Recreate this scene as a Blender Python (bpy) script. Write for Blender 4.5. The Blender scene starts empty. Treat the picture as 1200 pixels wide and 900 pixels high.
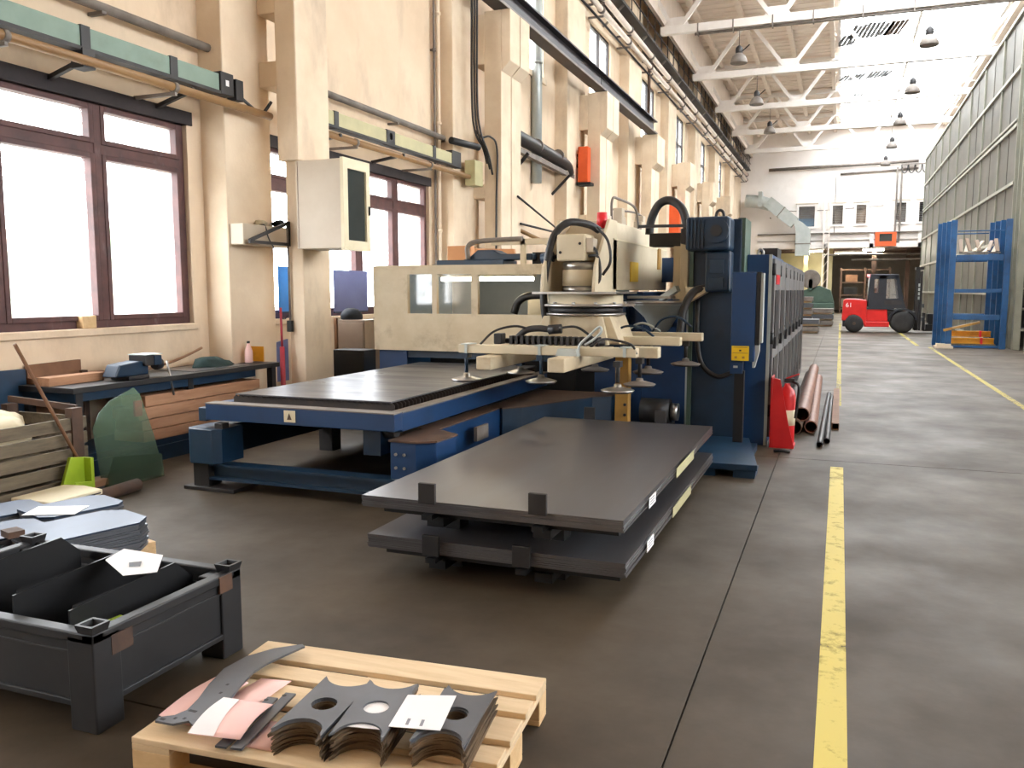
import bpy, bmesh, math, random
from mathutils import Vector, Matrix
C = bpy.context.scene.collection
R = math.radians
PI = math.pi
random.seed(7)
SC = bpy.context.scene

# ------------------------------------------------------------------ camera
cd = bpy.data.cameras.new('camera')
cd.sensor_width = 36.0
cd.lens = 29.7
cd.clip_start = 0.05
cd.clip_end = 400
cam = bpy.data.objects.new('camera', cd)
C.objects.link(cam)
cam.location = (0, 0, 1.6)
cam.rotation_euler = (R(90 - 6.34), 0, R(21.132))
SC.camera = cam

# ------------------------------------------------------------------ world, exposure
W = bpy.data.worlds.new('overcast_sky')
SC.world = W
W.use_nodes = True
bg = W.node_tree.nodes['Background']
bg.inputs[0].default_value = (0.93, 0.965, 1.0, 1)
bg.inputs[1].default_value = 12.0
SC.view_settings.view_transform = 'Standard'
SC.view_settings.look = 'None'
SC.view_settings.exposure = 0.6
SC.view_settings.gamma = 1.0
SC.view_settings.use_curve_mapping = False
try:
    SC.cycles.max_bounces = 9
    SC.cycles.diffuse_bounces = 6
    SC.cycles.glossy_bounces = 3
    SC.cycles.transparent_max_bounces = 16
    SC.cycles.sample_clamp_indirect = 6.0
    SC.cycles.use_denoising = True
except Exception:
    pass


def portal(name, loc, rot, sx, sy):
    l = bpy.data.lights.new(name, 'AREA')
    l.shape = 'RECTANGLE'
    l.size = sx
    l.size_y = sy
    l.energy = 1
    l.cycles.is_portal = True
    o = bpy.data.objects.new(name, l)
    o.location = loc
    o.rotation_euler = rot
    C.objects.link(o)


# daylight openings of the hall (they only guide the sampling of the sky)
portal('daylight_opening', (-6.9, 5.2, 2.33), (0, R(-90), 0), 2.2, 4.5)
portal('daylight_opening', (-6.9, 10.98, 2.33), (0, R(-90), 0), 2.2, 4.5)
portal('daylight_opening', (2.45, 39.75, 12.3), (0, 0, 0), 5.9, 39.5)
portal('daylight_opening', (9.8, 10.5, 5.1), (0, R(90), 0), 4.2, 20.0)  # serves the unseen windows added in the right wall
portal('daylight_opening', (-6.9, -0.95, 2.33), (0, R(-90), 0), 2.2, 4.5)  # serves the unseen window added behind the viewer
for yc in (11.6, 18.0, 24.1, 30.6, 36.8, 43.2, 49.6):
    portal('daylight_opening', (-6.9, yc, 7.6), (0, R(-90), 0), 2.5, 2.3)


# ------------------------------------------------------------------ materials
def lin(c):
    def f(v):
        v /= 255.0
        return v / 12.92 if v <= 0.04045 else ((v + 0.055) / 1.055) ** 2.4
    return (f(c[0]), f(c[1]), f(c[2]), 1)


_n = [0]


def mat(name, c, c2=None, scale=4.0, rough=0.6, metal=0.0, dirt=None, dscale=1.5, damt=0.5, dlo=0.5, stretch=(1, 1, 1),
        bump=0.0, bscale=None, spec=0.5, rvar=0.0, emit=None, estr=0.0, coord='Object', dstretch=None):
    m = bpy.data.materials.new(name)
    m.use_nodes = True
    nt = m.node_tree
    b = nt.nodes['Principled BSDF']
    b.inputs['Roughness'].default_value = rough
    b.inputs['Metallic'].default_value = metal
    b.inputs['Specular IOR Level'].default_value = spec
    if emit:
        b.inputs['Emission Color'].default_value = lin(emit)
        b.inputs['Emission Strength'].default_value = estr
    geo = nt.nodes.new('ShaderNodeNewGeometry')
    mp = nt.nodes.new('ShaderNodeMapping')
    mp.inputs['Scale'].default_value = stretch
    _n[0] += 1
    mp.inputs['Location'].default_value = (_n[0] * 1.37, _n[0] * 0.71, _n[0] * 2.3)
    nt.links.new(geo.outputs['Position'], mp.inputs['Vector'])
    n1 = nt.nodes.new('ShaderNodeTexNoise')
    n1.inputs['Scale'].default_value = scale
    n1.inputs['Detail'].default_value = 6
    n1.inputs['Roughness'].default_value = 0.6
    nt.links.new(mp.outputs['Vector'], n1.inputs['Vector'])
    if c2 is None:
        c2 = tuple(min(255, v * 0.86) for v in c)
    mr = nt.nodes.new('ShaderNodeMapRange')
    mr.inputs['From Min'].default_value = 0.32
    mr.inputs['From Max'].default_value = 0.68
    nt.links.new(n1.outputs['Fac'], mr.inputs['Value'])
    mix = nt.nodes.new('ShaderNodeMix')
    mix.data_type = 'RGBA'
    mix.inputs['A'].default_value = lin(c)
    mix.inputs['B'].default_value = lin(c2)
    nt.links.new(mr.outputs['Result'], mix.inputs['Factor'])
    out = mix.outputs['Result']
    if dirt:
        mp2 = nt.nodes.new('ShaderNodeMapping')
        mp2.inputs['Scale'].default_value = dstretch or stretch
        mp2.inputs['Location'].default_value = (_n[0] * 0.37, _n[0] * 1.71, _n[0] * 0.9)
        nt.links.new(geo.outputs['Position'], mp2.inputs['Vector'])
        n2 = nt.nodes.new('ShaderNodeTexNoise')
        n2.inputs['Scale'].default_value = dscale
        n2.inputs['Detail'].default_value = 8
        n2.inputs['Roughness'].default_value = 0.65
        nt.links.new(mp2.outputs['Vector'], n2.inputs['Vector'])
        mr2 = nt.nodes.new('ShaderNodeMapRange')
        mr2.inputs['From Min'].default_value = dlo
        mr2.inputs['From Max'].default_value = dlo + 0.2
        mr2.inputs['To Max'].default_value = damt
        nt.links.new(n2.outputs['Fac'], mr2.inputs['Value'])
        mix2 = nt.nodes.new('ShaderNodeMix')
        mix2.data_type = 'RGBA'
        nt.links.new(out, mix2.inputs['A'])
        mix2.inputs['B'].default_value = lin(dirt)
        nt.links.new(mr2.outputs['Result'], mix2.inputs['Factor'])
        out = mix2.outputs['Result']
    nt.links.new(out, b.inputs['Base Color'])
    if rvar:
        mr3 = nt.nodes.new('ShaderNodeMapRange')
        mr3.inputs['From Min'].default_value = 0.3
        mr3.inputs['From Max'].default_value = 0.7
        mr3.inputs['To Min'].default_value = max(0.02, rough - rvar)
        mr3.inputs['To Max'].default_value = min(1, rough + rvar)
        nt.links.new(n1.outputs['Fac'], mr3.inputs['Value'])
        nt.links.new(mr3.outputs['Result'], b.inputs['Roughness'])
    if bump:
        n4 = nt.nodes.new('ShaderNodeTexNoise')
        n4.inputs['Scale'].default_value = bscale or scale * 8
        n4.inputs['Detail'].default_value = 4
        nt.links.new(mp.outputs['Vector'], n4.inputs['Vector'])
        bp = nt.nodes.new('ShaderNodeBump')
        bp.inputs['Strength'].default_value = bump
        bp.inputs['Distance'].default_value = 0.01
        nt.links.new(n4.outputs['Fac'], bp.inputs['Height'])
        nt.links.new(bp.outputs['Normal'], b.inputs['Normal'])
    return m


def glass(name, clear=0.8, gloss=0.06, veil=(235, 240, 240), dirt=True):
    m = bpy.data.materials.new(name)
    m.use_nodes = True
    nt = m.node_tree
    nt.nodes.remove(nt.nodes['Principled BSDF'])
    out = nt.nodes['Material Output']
    t = nt.nodes.new('ShaderNodeBsdfTransparent')
    g = nt.nodes.new('ShaderNodeBsdfGlossy')
    g.inputs['Roughness'].default_value = 0.05
    d = nt.nodes.new('ShaderNodeBsdfTranslucent')
    d.inputs['Color'].default_value = lin(veil)
    m1 = nt.nodes.new('ShaderNodeMixShader')
    m1.inputs[0].default_value = gloss
    nt.links.new(t.outputs[0], m1.inputs[1])
    nt.links.new(g.outputs[0], m1.inputs[2])
    m2 = nt.nodes.new('ShaderNodeMixShader')
    nt.links.new(m1.outputs[0], m2.inputs[1])
    nt.links.new(d.outputs[0], m2.inputs[2])
    if dirt:
        geo = nt.nodes.new('ShaderNodeNewGeometry')
        n = nt.nodes.new('ShaderNodeTexNoise')
        n.inputs['Scale'].default_value = 2.2
        n.inputs['Detail'].default_value = 6
        nt.links.new(geo.outputs['Position'], n.inputs['Vector'])
        mr = nt.nodes.new('ShaderNodeMapRange')
        mr.inputs['From Min'].default_value = 0.35
        mr.inputs['From Max'].default_value = 0.8
        mr.inputs['To Min'].default_value = (1 - clear) * 0.6
        mr.inputs['To Max'].default_value = min(1, (1 - clear) * 2.2)
        nt.links.new(n.outputs['Fac'], mr.inputs['Value'])
        nt.links.new(mr.outputs['Result'], m2.inputs[0])
    else:
        m2.inputs[0].default_value = 1 - clear
    nt.links.new(m2.outputs[0], out.inputs['Surface'])
    return m


M = {}
M['wall'] = mat('plaster_beige', (226, 206, 180), (214, 191, 163), 0.9, 0.85, dirt=(150, 128, 106), dscale=0.8, damt=0.5, dlo=0.52, dstretch=(1, 1, 0.45), bump=0.15, bscale=30)
M['column'] = mat('painted_concrete', (228, 211, 186), (214, 193, 166), 1.6, 0.8, dirt=(150, 130, 110), dscale=1.1, damt=0.55, dlo=0.54, dstretch=(1, 1, 0.4), bump=0.15, bscale=25)
M['soot'] = mat('plaster_sooty', (205, 182, 150), (180, 158, 130), 1.4, 0.85, dirt=(110, 95, 80), dscale=1.1, damt=0.5, dlo=0.5, dstretch=(1, 1, 0.4), bump=0.15, bscale=30)
M['white_wall'] = mat('plaster_white', (240, 235, 231), (230, 224, 219), 0.7, 0.85, dirt=(190, 176, 164), dscale=0.6, damt=0.3, dlo=0.58)
M['deck'] = mat('roof_deck', (240, 228, 216), (226, 214, 202), 1.5, 0.85, stretch=(0.3, 6, 1), dirt=(184, 168, 154), dscale=0.7, damt=0.35, dlo=0.55)
M['truss'] = mat('white_steel', (236, 232, 228), (224, 218, 212), 2.0, 0.5)
M['floor'] = mat('concrete_floor', (83, 72, 58), (63, 54, 43), 1.1, 0.58, dirt=(44, 37, 29), dscale=0.5, damt=0.45, dlo=0.46, bump=0.05, bscale=24, rvar=0.1, spec=0.3)
M['joint'] = mat('floor_joint', (52, 47, 43), (40, 36, 33), 3, 0.9)
M['win_frame'] = mat('window_frame_brown', (98, 62, 58), (70, 46, 46), 6, 0.6, dirt=(150, 140, 140), dscale=7, damt=0.4, dlo=0.6, dstretch=(1, 1, 0.3))
M['dark_frame'] = mat('window_frame_dark', (62, 58, 58), (48, 44, 46), 6, 0.6)
M['lintel'] = mat('lintel_dark', (52, 44, 46), (36, 32, 34), 3, 0.8)
M['glass'] = glass('window_glass', 0.82)
M['skyglass'] = glass('skylight_glass', 0.7, 0.04)
M['clearglass'] = glass('clear_glass', 0.8, 0.1, dirt=False)
M['green_duct'] = mat('busbar_green', (124, 146, 132), (112, 134, 120), 3, 0.5, dirt=(92, 104, 88), dscale=3, damt=0.4, dlo=0.58)
M['cream_duct'] = mat('busbar_cream', (186, 180, 138), (170, 164, 126), 3, 0.5)
M['black'] = mat('black_plastic', (26, 26, 28), (36, 35, 36), 6, 0.5)
M['rubber'] = mat('rubber_hose', (30, 29, 30), (44, 42, 42), 20, 0.45)
M['yellow_pipe'] = mat('pipe_ochre', (150, 116, 74), (134, 100, 64), 4, 0.5, dirt=(96, 72, 50), dscale=4, damt=0.5, dlo=0.56)
M['grey_pipe'] = mat('pipe_grey', (128, 120, 112), (104, 96, 90), 4, 0.6, dirt=(80, 70, 62), dscale=3, damt=0.5)
M['dark_steel'] = mat('dark_steel', (52, 50, 50), (38, 36, 37), 4, 0.5, metal=0.3, dirt=(90, 62, 44), dscale=3, damt=0.35, dlo=0.6)
M['crane_rail'] = mat('crane_beam_dark', (58, 52, 54), (44, 40, 44), 2, 0.5, metal=0.2)
M['grey_box'] = mat('cabinet_grey', (196, 184, 166), (186, 172, 152), 2, 0.5)
M['dark_glass'] = mat('dark_glass', (62, 66, 64), (52, 56, 55), 2, 0.12)
M['blue'] = mat('machine_blue', (17, 60, 106), (14, 50, 90), 1.6, 0.42, dirt=(16, 30, 50), dscale=1.8, damt=0.5, dlo=0.55)
M['deep_blue'] = mat('machine_blue_deep', (20, 50, 76), (15, 38, 58), 2.5, 0.42, dirt=(16, 24, 36), dscale=2.0, damt=0.6, dlo=0.53)
M['blue_worn'] = mat('machine_blue_worn', (24, 58, 86), (18, 44, 68), 3.0, 0.45, dirt=(46, 46, 48), dscale=3.0, damt=0.5, dlo=0.56)
M['beige'] = mat('machine_beige', (208, 196, 170), (196, 182, 153), 2.0, 0.5, dirt=(166, 142, 110), dscale=2.2, damt=0.45, dlo=0.56)
M['beige_dirty'] = mat('machine_beige_dirty', (208, 194, 166), (192, 175, 144), 3.0, 0.55, dirt=(128, 106, 80), dscale=3.5, damt=0.5, dlo=0.56)
M['chrome'] = mat('bright_steel', (188, 186, 182), (160, 158, 156), 5, 0.28, metal=0.9)
M['rust'] = mat('rusty_steel', (92, 66, 50), (70, 52, 42), 6, 0.75, dirt=(50, 42, 40), dscale=4, damt=0.6, dlo=0.5)
M['slat'] = mat('slat_steel', (62, 52, 46), (48, 42, 40), 8, 0.6, metal=0.2)
M['sheet'] = mat('rolled_sheet', (116, 118, 124), (96, 88, 85), 0.5, 0.3, metal=0.6, stretch=(2.2, 0.35, 1))
M['bedsheet'] = mat('scaled_sheet', (108, 110, 114), (80, 80, 84), 1.5, 0.34, metal=0.45, stretch=(0.5, 2.5, 1), rvar=0.08)
M['plate'] = mat('cut_plate', (104, 107, 114), (92, 95, 101), 5, 0.38, metal=0.45, dirt=(80, 77, 75), dscale=4, damt=0.3, dlo=0.6)
M['plate_rust'] = mat('cut_plate_edge', (112, 92, 70), (84, 70, 56), 9, 0.6, metal=0.3)
M['plate_blue'] = mat('plate_blue_grey', (48, 64, 86), (40, 54, 74), 4, 0.42, metal=0.4)
M['pine'] = mat('pine_wood', (226, 202, 166), (210, 184, 146), 3.0, 0.65, stretch=(1.2, 9, 9), dirt=(180, 146, 106), dscale=3, damt=0.45, dlo=0.58, bump=0.1)
M['pine_b'] = mat('pine_wood_warm', (224, 192, 146), (206, 170, 122), 3.0, 0.65, stretch=(2, 5, 5), dirt=(166, 130, 90), dscale=4, damt=0.5, dlo=0.56, bump=0.1)
M['old_wood'] = mat('weathered_wood', (116, 104, 84), (90, 80, 66), 3.0, 0.8, stretch=(8, 1.0, 8), dirt=(70, 60, 50), dscale=3, damt=0.6, dlo=0.5, bump=0.2)
M['plank'] = mat('plank_orange', (176, 134, 102), (160, 116, 86), 3.0, 0.7, stretch=(8, 1, 8), dirt=(126, 88, 64), dscale=3, damt=0.4)
M['pipe_red'] = mat('pipe_reddish', (132, 94, 78), (112, 78, 64), 5, 0.55, metal=0.2)
M['brown_wood'] = mat('brown_wood', (130, 92, 64), (110, 76, 54), 5, 0.7)
M['bin_steel'] = mat('stillage_steel', (46, 46, 48), (36, 36, 38), 3, 0.5, metal=0.25, dirt=(76, 58, 42), dscale=2.4, damt=0.35, dlo=0.62)
M['tray'] = mat('black_sheet_metal', (30, 30, 32), (24, 24, 26), 3, 0.45, metal=0.2)
M['paper'] = mat('white_paper', (238, 238, 240), (230, 230, 232), 3, 0.8)
M['pink'] = mat('pink_paper', (244, 204, 198), (240, 196, 190), 3, 0.8)
M['ink'] = mat('printed_grey', (150, 150, 158), (140, 140, 148), 3, 0.8)
M['lime'] = mat('lime_plastic', (160, 188, 44), (140, 168, 36), 4, 0.45)
M['cream'] = mat('cream_plastic', (226, 216, 186), (214, 202, 172), 4, 0.55)
M['red'] = mat('forklift_red', (222, 44, 42), (204, 36, 36), 3, 0.35)
M['ext_red'] = mat('extinguisher_red', (212, 40, 44), (192, 30, 36), 3, 0.35)
M['orange'] = mat('orange_paint', (232, 98, 44), (218, 86, 38), 3, 0.5)
M['yellow'] = mat('sign_yellow', (232, 196, 24), (224, 184, 20), 4, 0.5)
M['yellow_steel'] = mat('yellow_steel', (224, 160, 30), (204, 140, 26), 4, 0.5, dirt=(120, 84, 30), dscale=5, damt=0.4)
M['ochre'] = mat('ochre_steel', (172, 130, 58), (150, 112, 48), 4, 0.5, dirt=(100, 76, 42), dscale=5, damt=0.4)
M['charcoal'] = mat('forklift_charcoal', (46, 49, 56), (38, 41, 48), 3, 0.5)
M['tyre'] = mat('tyre_rubber', (36, 35, 36), (50, 48, 47), 6, 0.8)
M['frame_blue'] = mat('frame_blue', (28, 86, 138), (23, 70, 116), 3, 0.45, dirt=(28, 48, 76), dscale=3, damt=0.5)
M['rack_panel'] = mat('rack_panel_grey', (100, 96, 87), (80, 77, 70), 0.8, 0.5, dirt=(62, 60, 54), dscale=0.5, damt=0.6, dlo=0.48, dstretch=(1, 1, 3))
M['rack_post'] = mat('rack_post_grey', (134, 134, 120), (118, 118, 105), 2, 0.5)
M['rack_rail'] = mat('rack_rail_light', (172, 170, 158), (158, 156, 144), 2, 0.45)
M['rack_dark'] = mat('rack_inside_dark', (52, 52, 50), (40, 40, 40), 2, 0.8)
M['galv'] = mat('galvanised_duct', (188, 194, 192), (168, 176, 174), 2, 0.42, metal=0.35)
M['screen_blue'] = mat('welding_screen_blue', (44, 132, 214), (36, 112, 196), 3, 0.5)
M['screen_violet'] = mat('welding_screen_grey_blue', (104, 112, 158), (94, 100, 146), 3, 0.5)
M['locker'] = mat('locker_taupe', (150, 132, 116), (138, 120, 106), 3, 0.5)
M['card'] = mat('cardboard', (190, 140, 98), (178, 126, 86), 3, 0.8)
M['cloth_dark'] = mat('dark_cloth', (36, 42, 52), (28, 32, 40), 8, 0.9)
M['cloth_green'] = mat('dark_green_cloth', (36, 58, 56), (28, 44, 44), 8, 0.9)
M['sack'] = mat('pale_sack', (206, 196, 168), (188, 176, 148), 6, 0.85)
M['tube_on'] = mat('lit_tube', (255, 250, 235), None, 3, 0.5, emit=(255, 248, 228), estr=90.0)
M['guard_tube'] = mat('lit_tube_guard', (255, 250, 235), None, 3, 0.5, emit=(255, 248, 228), estr=14.0)
M['beacon'] = mat('red_beacon', (226, 40, 50), (210, 34, 44), 3, 0.3)
M['tail'] = mat('tail_lamp_lit', (255, 90, 90), None, 3, 0.3, emit=(255, 110, 110), estr=4.0)
M['grey_door'] = mat('grey_door', (104, 102, 102), (92, 90, 90), 2, 0.5)
M['inside'] = mat('machine_inside', (180, 186, 190), (168, 174, 178), 2, 0.6)
M['bluepanel'] = mat('pale_blue_panel', (104, 140, 168), (92, 128, 156), 2, 0.5)
M['line'] = None
M['ground_out'] = mat('ground_outside', (170, 168, 160), (150, 148, 140), 0.5, 0.9)
M['leaf'] = mat('leaf_green', (70, 104, 58), (50, 80, 44), 3, 0.7)
M['car_grey'] = mat('car_paint', (128, 136, 148), (120, 128, 140), 3, 0.3)
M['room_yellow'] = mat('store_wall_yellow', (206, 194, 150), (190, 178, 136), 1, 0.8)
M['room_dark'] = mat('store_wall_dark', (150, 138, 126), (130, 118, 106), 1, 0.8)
M['pole_red'] = mat('red_pole_paint', (176, 52, 66), (158, 44, 58), 4, 0.5)
M['green_machine'] = mat('machine_green', (74, 96, 84), (62, 82, 72), 3, 0.5)


def line_mat(name, hi):
    m = bpy.data.materials.new(name)
    m.use_nodes = True
    nt = m.node_tree
    b = nt.nodes['Principled BSDF']
    b.inputs['Base Color'].default_value = lin((206, 188, 92))
    b.inputs['Roughness'].default_value = 0.6
    geo = nt.nodes.new('ShaderNodeNewGeometry')
    n = nt.nodes.new('ShaderNodeTexNoise')
    n.inputs['Scale'].default_value = 9
    n.inputs['Detail'].default_value = 8
    n.inputs['Roughness'].default_value = 0.7
    nt.links.new(geo.outputs['Position'], n.inputs['Vector'])
    n2 = nt.nodes.new('ShaderNodeTexNoise')
    n2.inputs['Scale'].default_value = 0.55
    nt.links.new(geo.outputs['Position'], n2.inputs['Vector'])
    ad = nt.nodes.new('ShaderNodeMath')
    ad.operation = 'MULTIPLY_ADD'
    nt.links.new(n2.outputs['Fac'], ad.inputs[0])
    ad.inputs[1].default_value = 0.7
    nt.links.new(n.outputs['Fac'], ad.inputs[2])
    mr = nt.nodes.new('ShaderNodeMapRange')
    mr.inputs['From Min'].default_value = 0.60
    mr.inputs['From Max'].default_value = 0.82
    mr.inputs['To Min'].default_value = 0.2 * hi
    mr.inputs['To Max'].default_value = hi
    nt.links.new(ad.outputs[0], mr.inputs['Value'])
    nt.links.new(mr.outputs['Result'], b.inputs['Alpha'])
    return m


M['line'] = line_mat('worn_yellow_paint', 0.95)
M['line_faded'] = line_mat('faded_yellow_paint', 0.5)

# ------------------------------------------------------------------ mesh helpers
OFF = {}


class MB:
    def __init__(s):
        s.v = []
        s.f = []
        s.sm = []

    def add(s, vs, fs, sm=False):
        k = len(s.v)
        s.v += [Vector(v) for v in vs]
        s.f += [tuple(i + k for i in f) for f in fs]
        s.sm += [sm] * len(fs)
        return s

    def box(s, x0, x1, y0, y1, z0, z1):
        if x0 > x1: x0, x1 = x1, x0
        if y0 > y1: y0, y1 = y1, y0
        if z0 > z1: z0, z1 = z1, z0
        return s.add([(x0, y0, z0), (x1, y0, z0), (x1, y1, z0), (x0, y1, z0), (x0, y0, z1), (x1, y0, z1), (x1, y1, z1), (x0, y1, z1)],
                     [(0, 3, 2, 1), (4, 5, 6, 7), (0, 1, 5, 4), (1, 2, 6, 5), (2, 3, 7, 6), (3, 0, 4, 7)])

    def bar(s, p, q, w, h, up=(0, 0, 1)):
        p = Vector(p); q = Vector(q); d = (q - p).normalized(); u = Vector(up)
        if abs(d.dot(u)) > 0.98: u = Vector((0, 1, 0))
        a = d.cross(u).normalized(); b = a.cross(d).normalized()
        a = a * w / 2; b = b * h / 2
        return s.add([p - a - b, p + a - b, p + a + b, p - a + b, q - a - b, q + a - b, q + a + b, q - a + b],
                     [(0, 1, 2, 3), (7, 6, 5, 4), (0, 4, 5, 1), (1, 5, 6, 2), (2, 6, 7, 3), (3, 7, 4, 0)])

    def ibeam(s, p, q, w, h, t=0.02):
        p = Vector(p); q = Vector(q)
        u = Vector((0, 0, 1))
        s.bar(p + u * (h / 2 - t / 2), q + u * (h / 2 - t / 2), w, t)
        s.bar(p - u * (h / 2 - t / 2), q - u * (h / 2 - t / 2), w, t)
        return s.bar(p, q, t, h - 2 * t)

    def cyl(s, p, q, r0, r1=None, n=14, caps=True, sm=True):
        if r1 is None: r1 = r0
        p = Vector(p); q = Vector(q); d = (q - p).normalized()
        u = Vector((0, 0, 1)) if abs(d.z) < 0.95 else Vector((1, 0, 0))
        a = d.cross(u).normalized(); b = a.cross(d).normalized()
        k = len(s.v)
        for c, r in ((p, r0), (q, r1)):
            for i in range(n):
                t = 2 * PI * i / n
                s.v.append(c + a * (math.cos(t) * r) + b * (math.sin(t) * r))
        for i in range(n):
            j = (i + 1) % n
            s.f.append((k + i, k + n + i, k + n + j, k + j)); s.sm.append(sm)
        if caps:
            s.f.append(tuple(k + i for i in range(n))); s.sm.append(False)
            s.f.append(tuple(k + n + i for i in reversed(range(n)))); s.sm.append(False)
        return s

    def pipe(s, p, q, r, ri, n=16):
        """open hollow tube from p to q"""
        s.cyl(p, q, r, r, n, caps=False)
        k = len(s.v)
        s.cyl(q, p, ri, ri, n, caps=False)
        # end rings
        p = Vector(p); q = Vector(q)
        for (c) in (p, q):
            d = (q - p).normalized()
            u = Vector((0, 0, 1)) if abs(d.z) < 0.95 else Vector((1, 0, 0))
            a = d.cross(u).normalized(); b = a.cross(d).normalized()
            m = len(s.v)
            for rr in (r, ri):
                for i in range(n):
                    t = 2 * PI * i / n
                    s.v.append(c + a * math.cos(t) * rr + b * math.sin(t) * rr)
            for i in range(n):
                j = (i + 1) % n
                s.f.append((m + i, m + j, m + n + j, m + n + i)); s.sm.append(False)
        return s

    def tube(s, pts, r, n=10, sub=6):
        pts = [Vector(p) for p in pts]
        P = []
        if len(pts) > 2 and sub > 1:
            q = [pts[0] * 2 - pts[1]] + pts + [pts[-1] * 2 - pts[-2]]
            for i in range(1, len(q) - 2):
                for k in range(sub):
                    t = k / sub
                    a, b, c, d = q[i - 1], q[i], q[i + 1], q[i + 2]
                    P.append(0.5 * ((2 * b) + (c - a) * t + (2 * a - 5 * b + 4 * c - d) * t * t + (3 * b - a - 3 * c + d) * t ** 3))
            P.append(pts[-1])
        else:
            P = pts
        k = len(s.v)
        prev = None
        for i, p in enumerate(P):
            d = (P[min(i + 1, len(P) - 1)] - P[max(i - 1, 0)]).normalized()
            if prev is None:
                u = Vector((0, 0, 1)) if abs(d.z) < 0.9 else Vector((1, 0, 0))
                a = d.cross(u).normalized()
            else:
                a = (prev - d * prev.dot(d)).normalized()
            prev = a
            b = a.cross(d)
            for j in range(n):
                t = 2 * PI * j / n
                s.v.append(p + a * math.cos(t) * r + b * math.sin(t) * r)
        for i in range(len(P) - 1):
            for j in range(n):
                jj = (j + 1) % n
                s.f.append((k + i * n + j, k + (i + 1) * n + j, k + (i + 1) * n + jj, k + i * n + jj)); s.sm.append(True)
        s.f.append(tuple(k + j for j in range(n))); s.sm.append(False)
        e = k + (len(P) - 1) * n
        s.f.append(tuple(e + j for j in reversed(range(n)))); s.sm.append(False)
        return s

    def lathe(s, c, prof, n=20, axis='z', sm=True):
        """prof: list of (r, h) along the axis from centre c"""
        c = Vector(c)
        k = len(s.v)
        for r, h in prof:
            for i in range(n):
                t = 2 * PI * i / n
                x, y = r * math.cos(t), r * math.sin(t)
                s.v.append(c + (Vector((x, y, h)) if axis == 'z' else Vector((h, x, y)) if axis == 'x' else Vector((y, h, x))))
        for j in range(len(prof) - 1):
            for i in range(n):
                ii = (i + 1) % n
                s.f.append((k + j * n + i, k + j * n + ii, k + (j + 1) * n + ii, k + (j + 1) * n + i)); s.sm.append(sm)
        s.f.append(tuple(k + i for i in reversed(range(n)))); s.sm.append(False)
        e = k + (len(prof) - 1) * n
        s.f.append(tuple(e + i for i in range(n))); s.sm.append(False)
        return s

    def prism(s, poly, a0, a1, axis='z'):
        """poly 2D extruded along the axis from a0 to a1; z:(x,y) x:(y,z) y:(x,z)"""
        def P(p, h):
            return (p[0], p[1], h) if axis == 'z' else (h, p[0], p[1]) if axis == 'x' else (p[0], h, p[1])
        n = len(poly)
        vs = [P(p, a0) for p in poly] + [P(p, a1) for p in poly]
        fs = [tuple(reversed(range(n))), tuple(range(n, 2 * n))]
        for i in range(n):
            j = (i + 1) % n
            fs.append((i, j, n + j, n + i))
        return s.add(vs, fs)

    def ngon(s, vs):
        return s.add(vs, [tuple(range(len(vs)))])

    def blob(s, c, r, seed=0, amp=0.2, nu=14, nv=9, squash=(1, 1, 1)):
        rnd = random.Random(seed)
        ph = [rnd.uniform(0, 6.28) for _ in range(8)]
        c = Vector(c)
        k = len(s.v)
        for j in range(nv + 1):
            th = PI * j / nv
            for i in range(nu):
                t = 2 * PI * i / nu
                w = math.sin(th)
                rr = r * (1 + amp * w * (math.sin(3 * t + ph[0] + 2 * th) * 0.5 + math.sin(5 * t + ph[1] - 3 * th) * 0.35 + math.sin(4 * th + ph[2] + t) * 0.4))
                s.v.append(c + Vector((rr * math.sin(th) * math.cos(t) * squash[0], rr * math.sin(th) * math.sin(t) * squash[1], rr * math.cos(th) * squash[2])))
        for j in range(nv):
            for i in range(nu):
                ii = (i + 1) % nu
                s.f.append((k + j * nu + i, k + (j + 1) * nu + i, k + (j + 1) * nu + ii, k + j * nu + ii)); s.sm.append(True)
        return s

    def mesh(s, name, m, off=(0, 0, 0)):
        me = bpy.data.meshes.new(name)
        off = Vector(off)
        me.from_pydata([tuple(v - off) for v in s.v], [], s.f)
        me.polygons.foreach_set('use_smooth', s.sm)
        bm = bmesh.new()
        bm.from_mesh(me)
        bmesh.ops.recalc_face_normals(bm, faces=bm.faces[:])
        bm.to_mesh(me)
        bm.free()
        me.materials.append(M[m] if isinstance(m, str) else m)
        me.update()
        return me

    def build(s, name, m, parent=None, bevel=0, loc=None):
        """one mesh object; verts are world coordinates, or root-local where the root is marked local"""
        if parent is not None:
            off = OFF.get(parent.name, (0, 0, 0))
        elif loc is not None:
            off = loc
        else:
            xs = [v.x for v in s.v]; ys = [v.y for v in s.v]; zs = [v.z for v in s.v]
            off = ((min(xs) + max(xs)) / 2, (min(ys) + max(ys)) / 2, min(zs))
        o = bpy.data.objects.new(name, s.mesh(name, m, off))
        C.objects.link(o)
        if parent is not None:
            o.parent = parent
            OFF[o.name] = off
        else:
            o.location = off
            OFF[o.name] = off
        if bevel:
            b = o.modifiers.new('bevel', 'BEVEL')
            b.width = bevel
            b.segments = 2
            b.limit_method = 'ANGLE'
            b.angle_limit = R(40)
        return o


def tag(o, label=None, cat=None, group=None, kind=None):
    if label: o['label'] = label
    if cat: o['category'] = cat
    if group: o['group'] = group
    if kind: o['kind'] = kind
    return o


def T(name, label, cat, loc=(0, 0, 0), group=None, kind=None, local=False, rz=0):
    o = bpy.data.objects.new(name, None)
    o.empty_display_size = 0.1
    C.objects.link(o)
    o.location = loc
    o.rotation_euler = (0, 0, rz)
    OFF[o.name] = (0, 0, 0) if local else tuple(loc)
    return tag(o, label, cat, group, kind)


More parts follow.
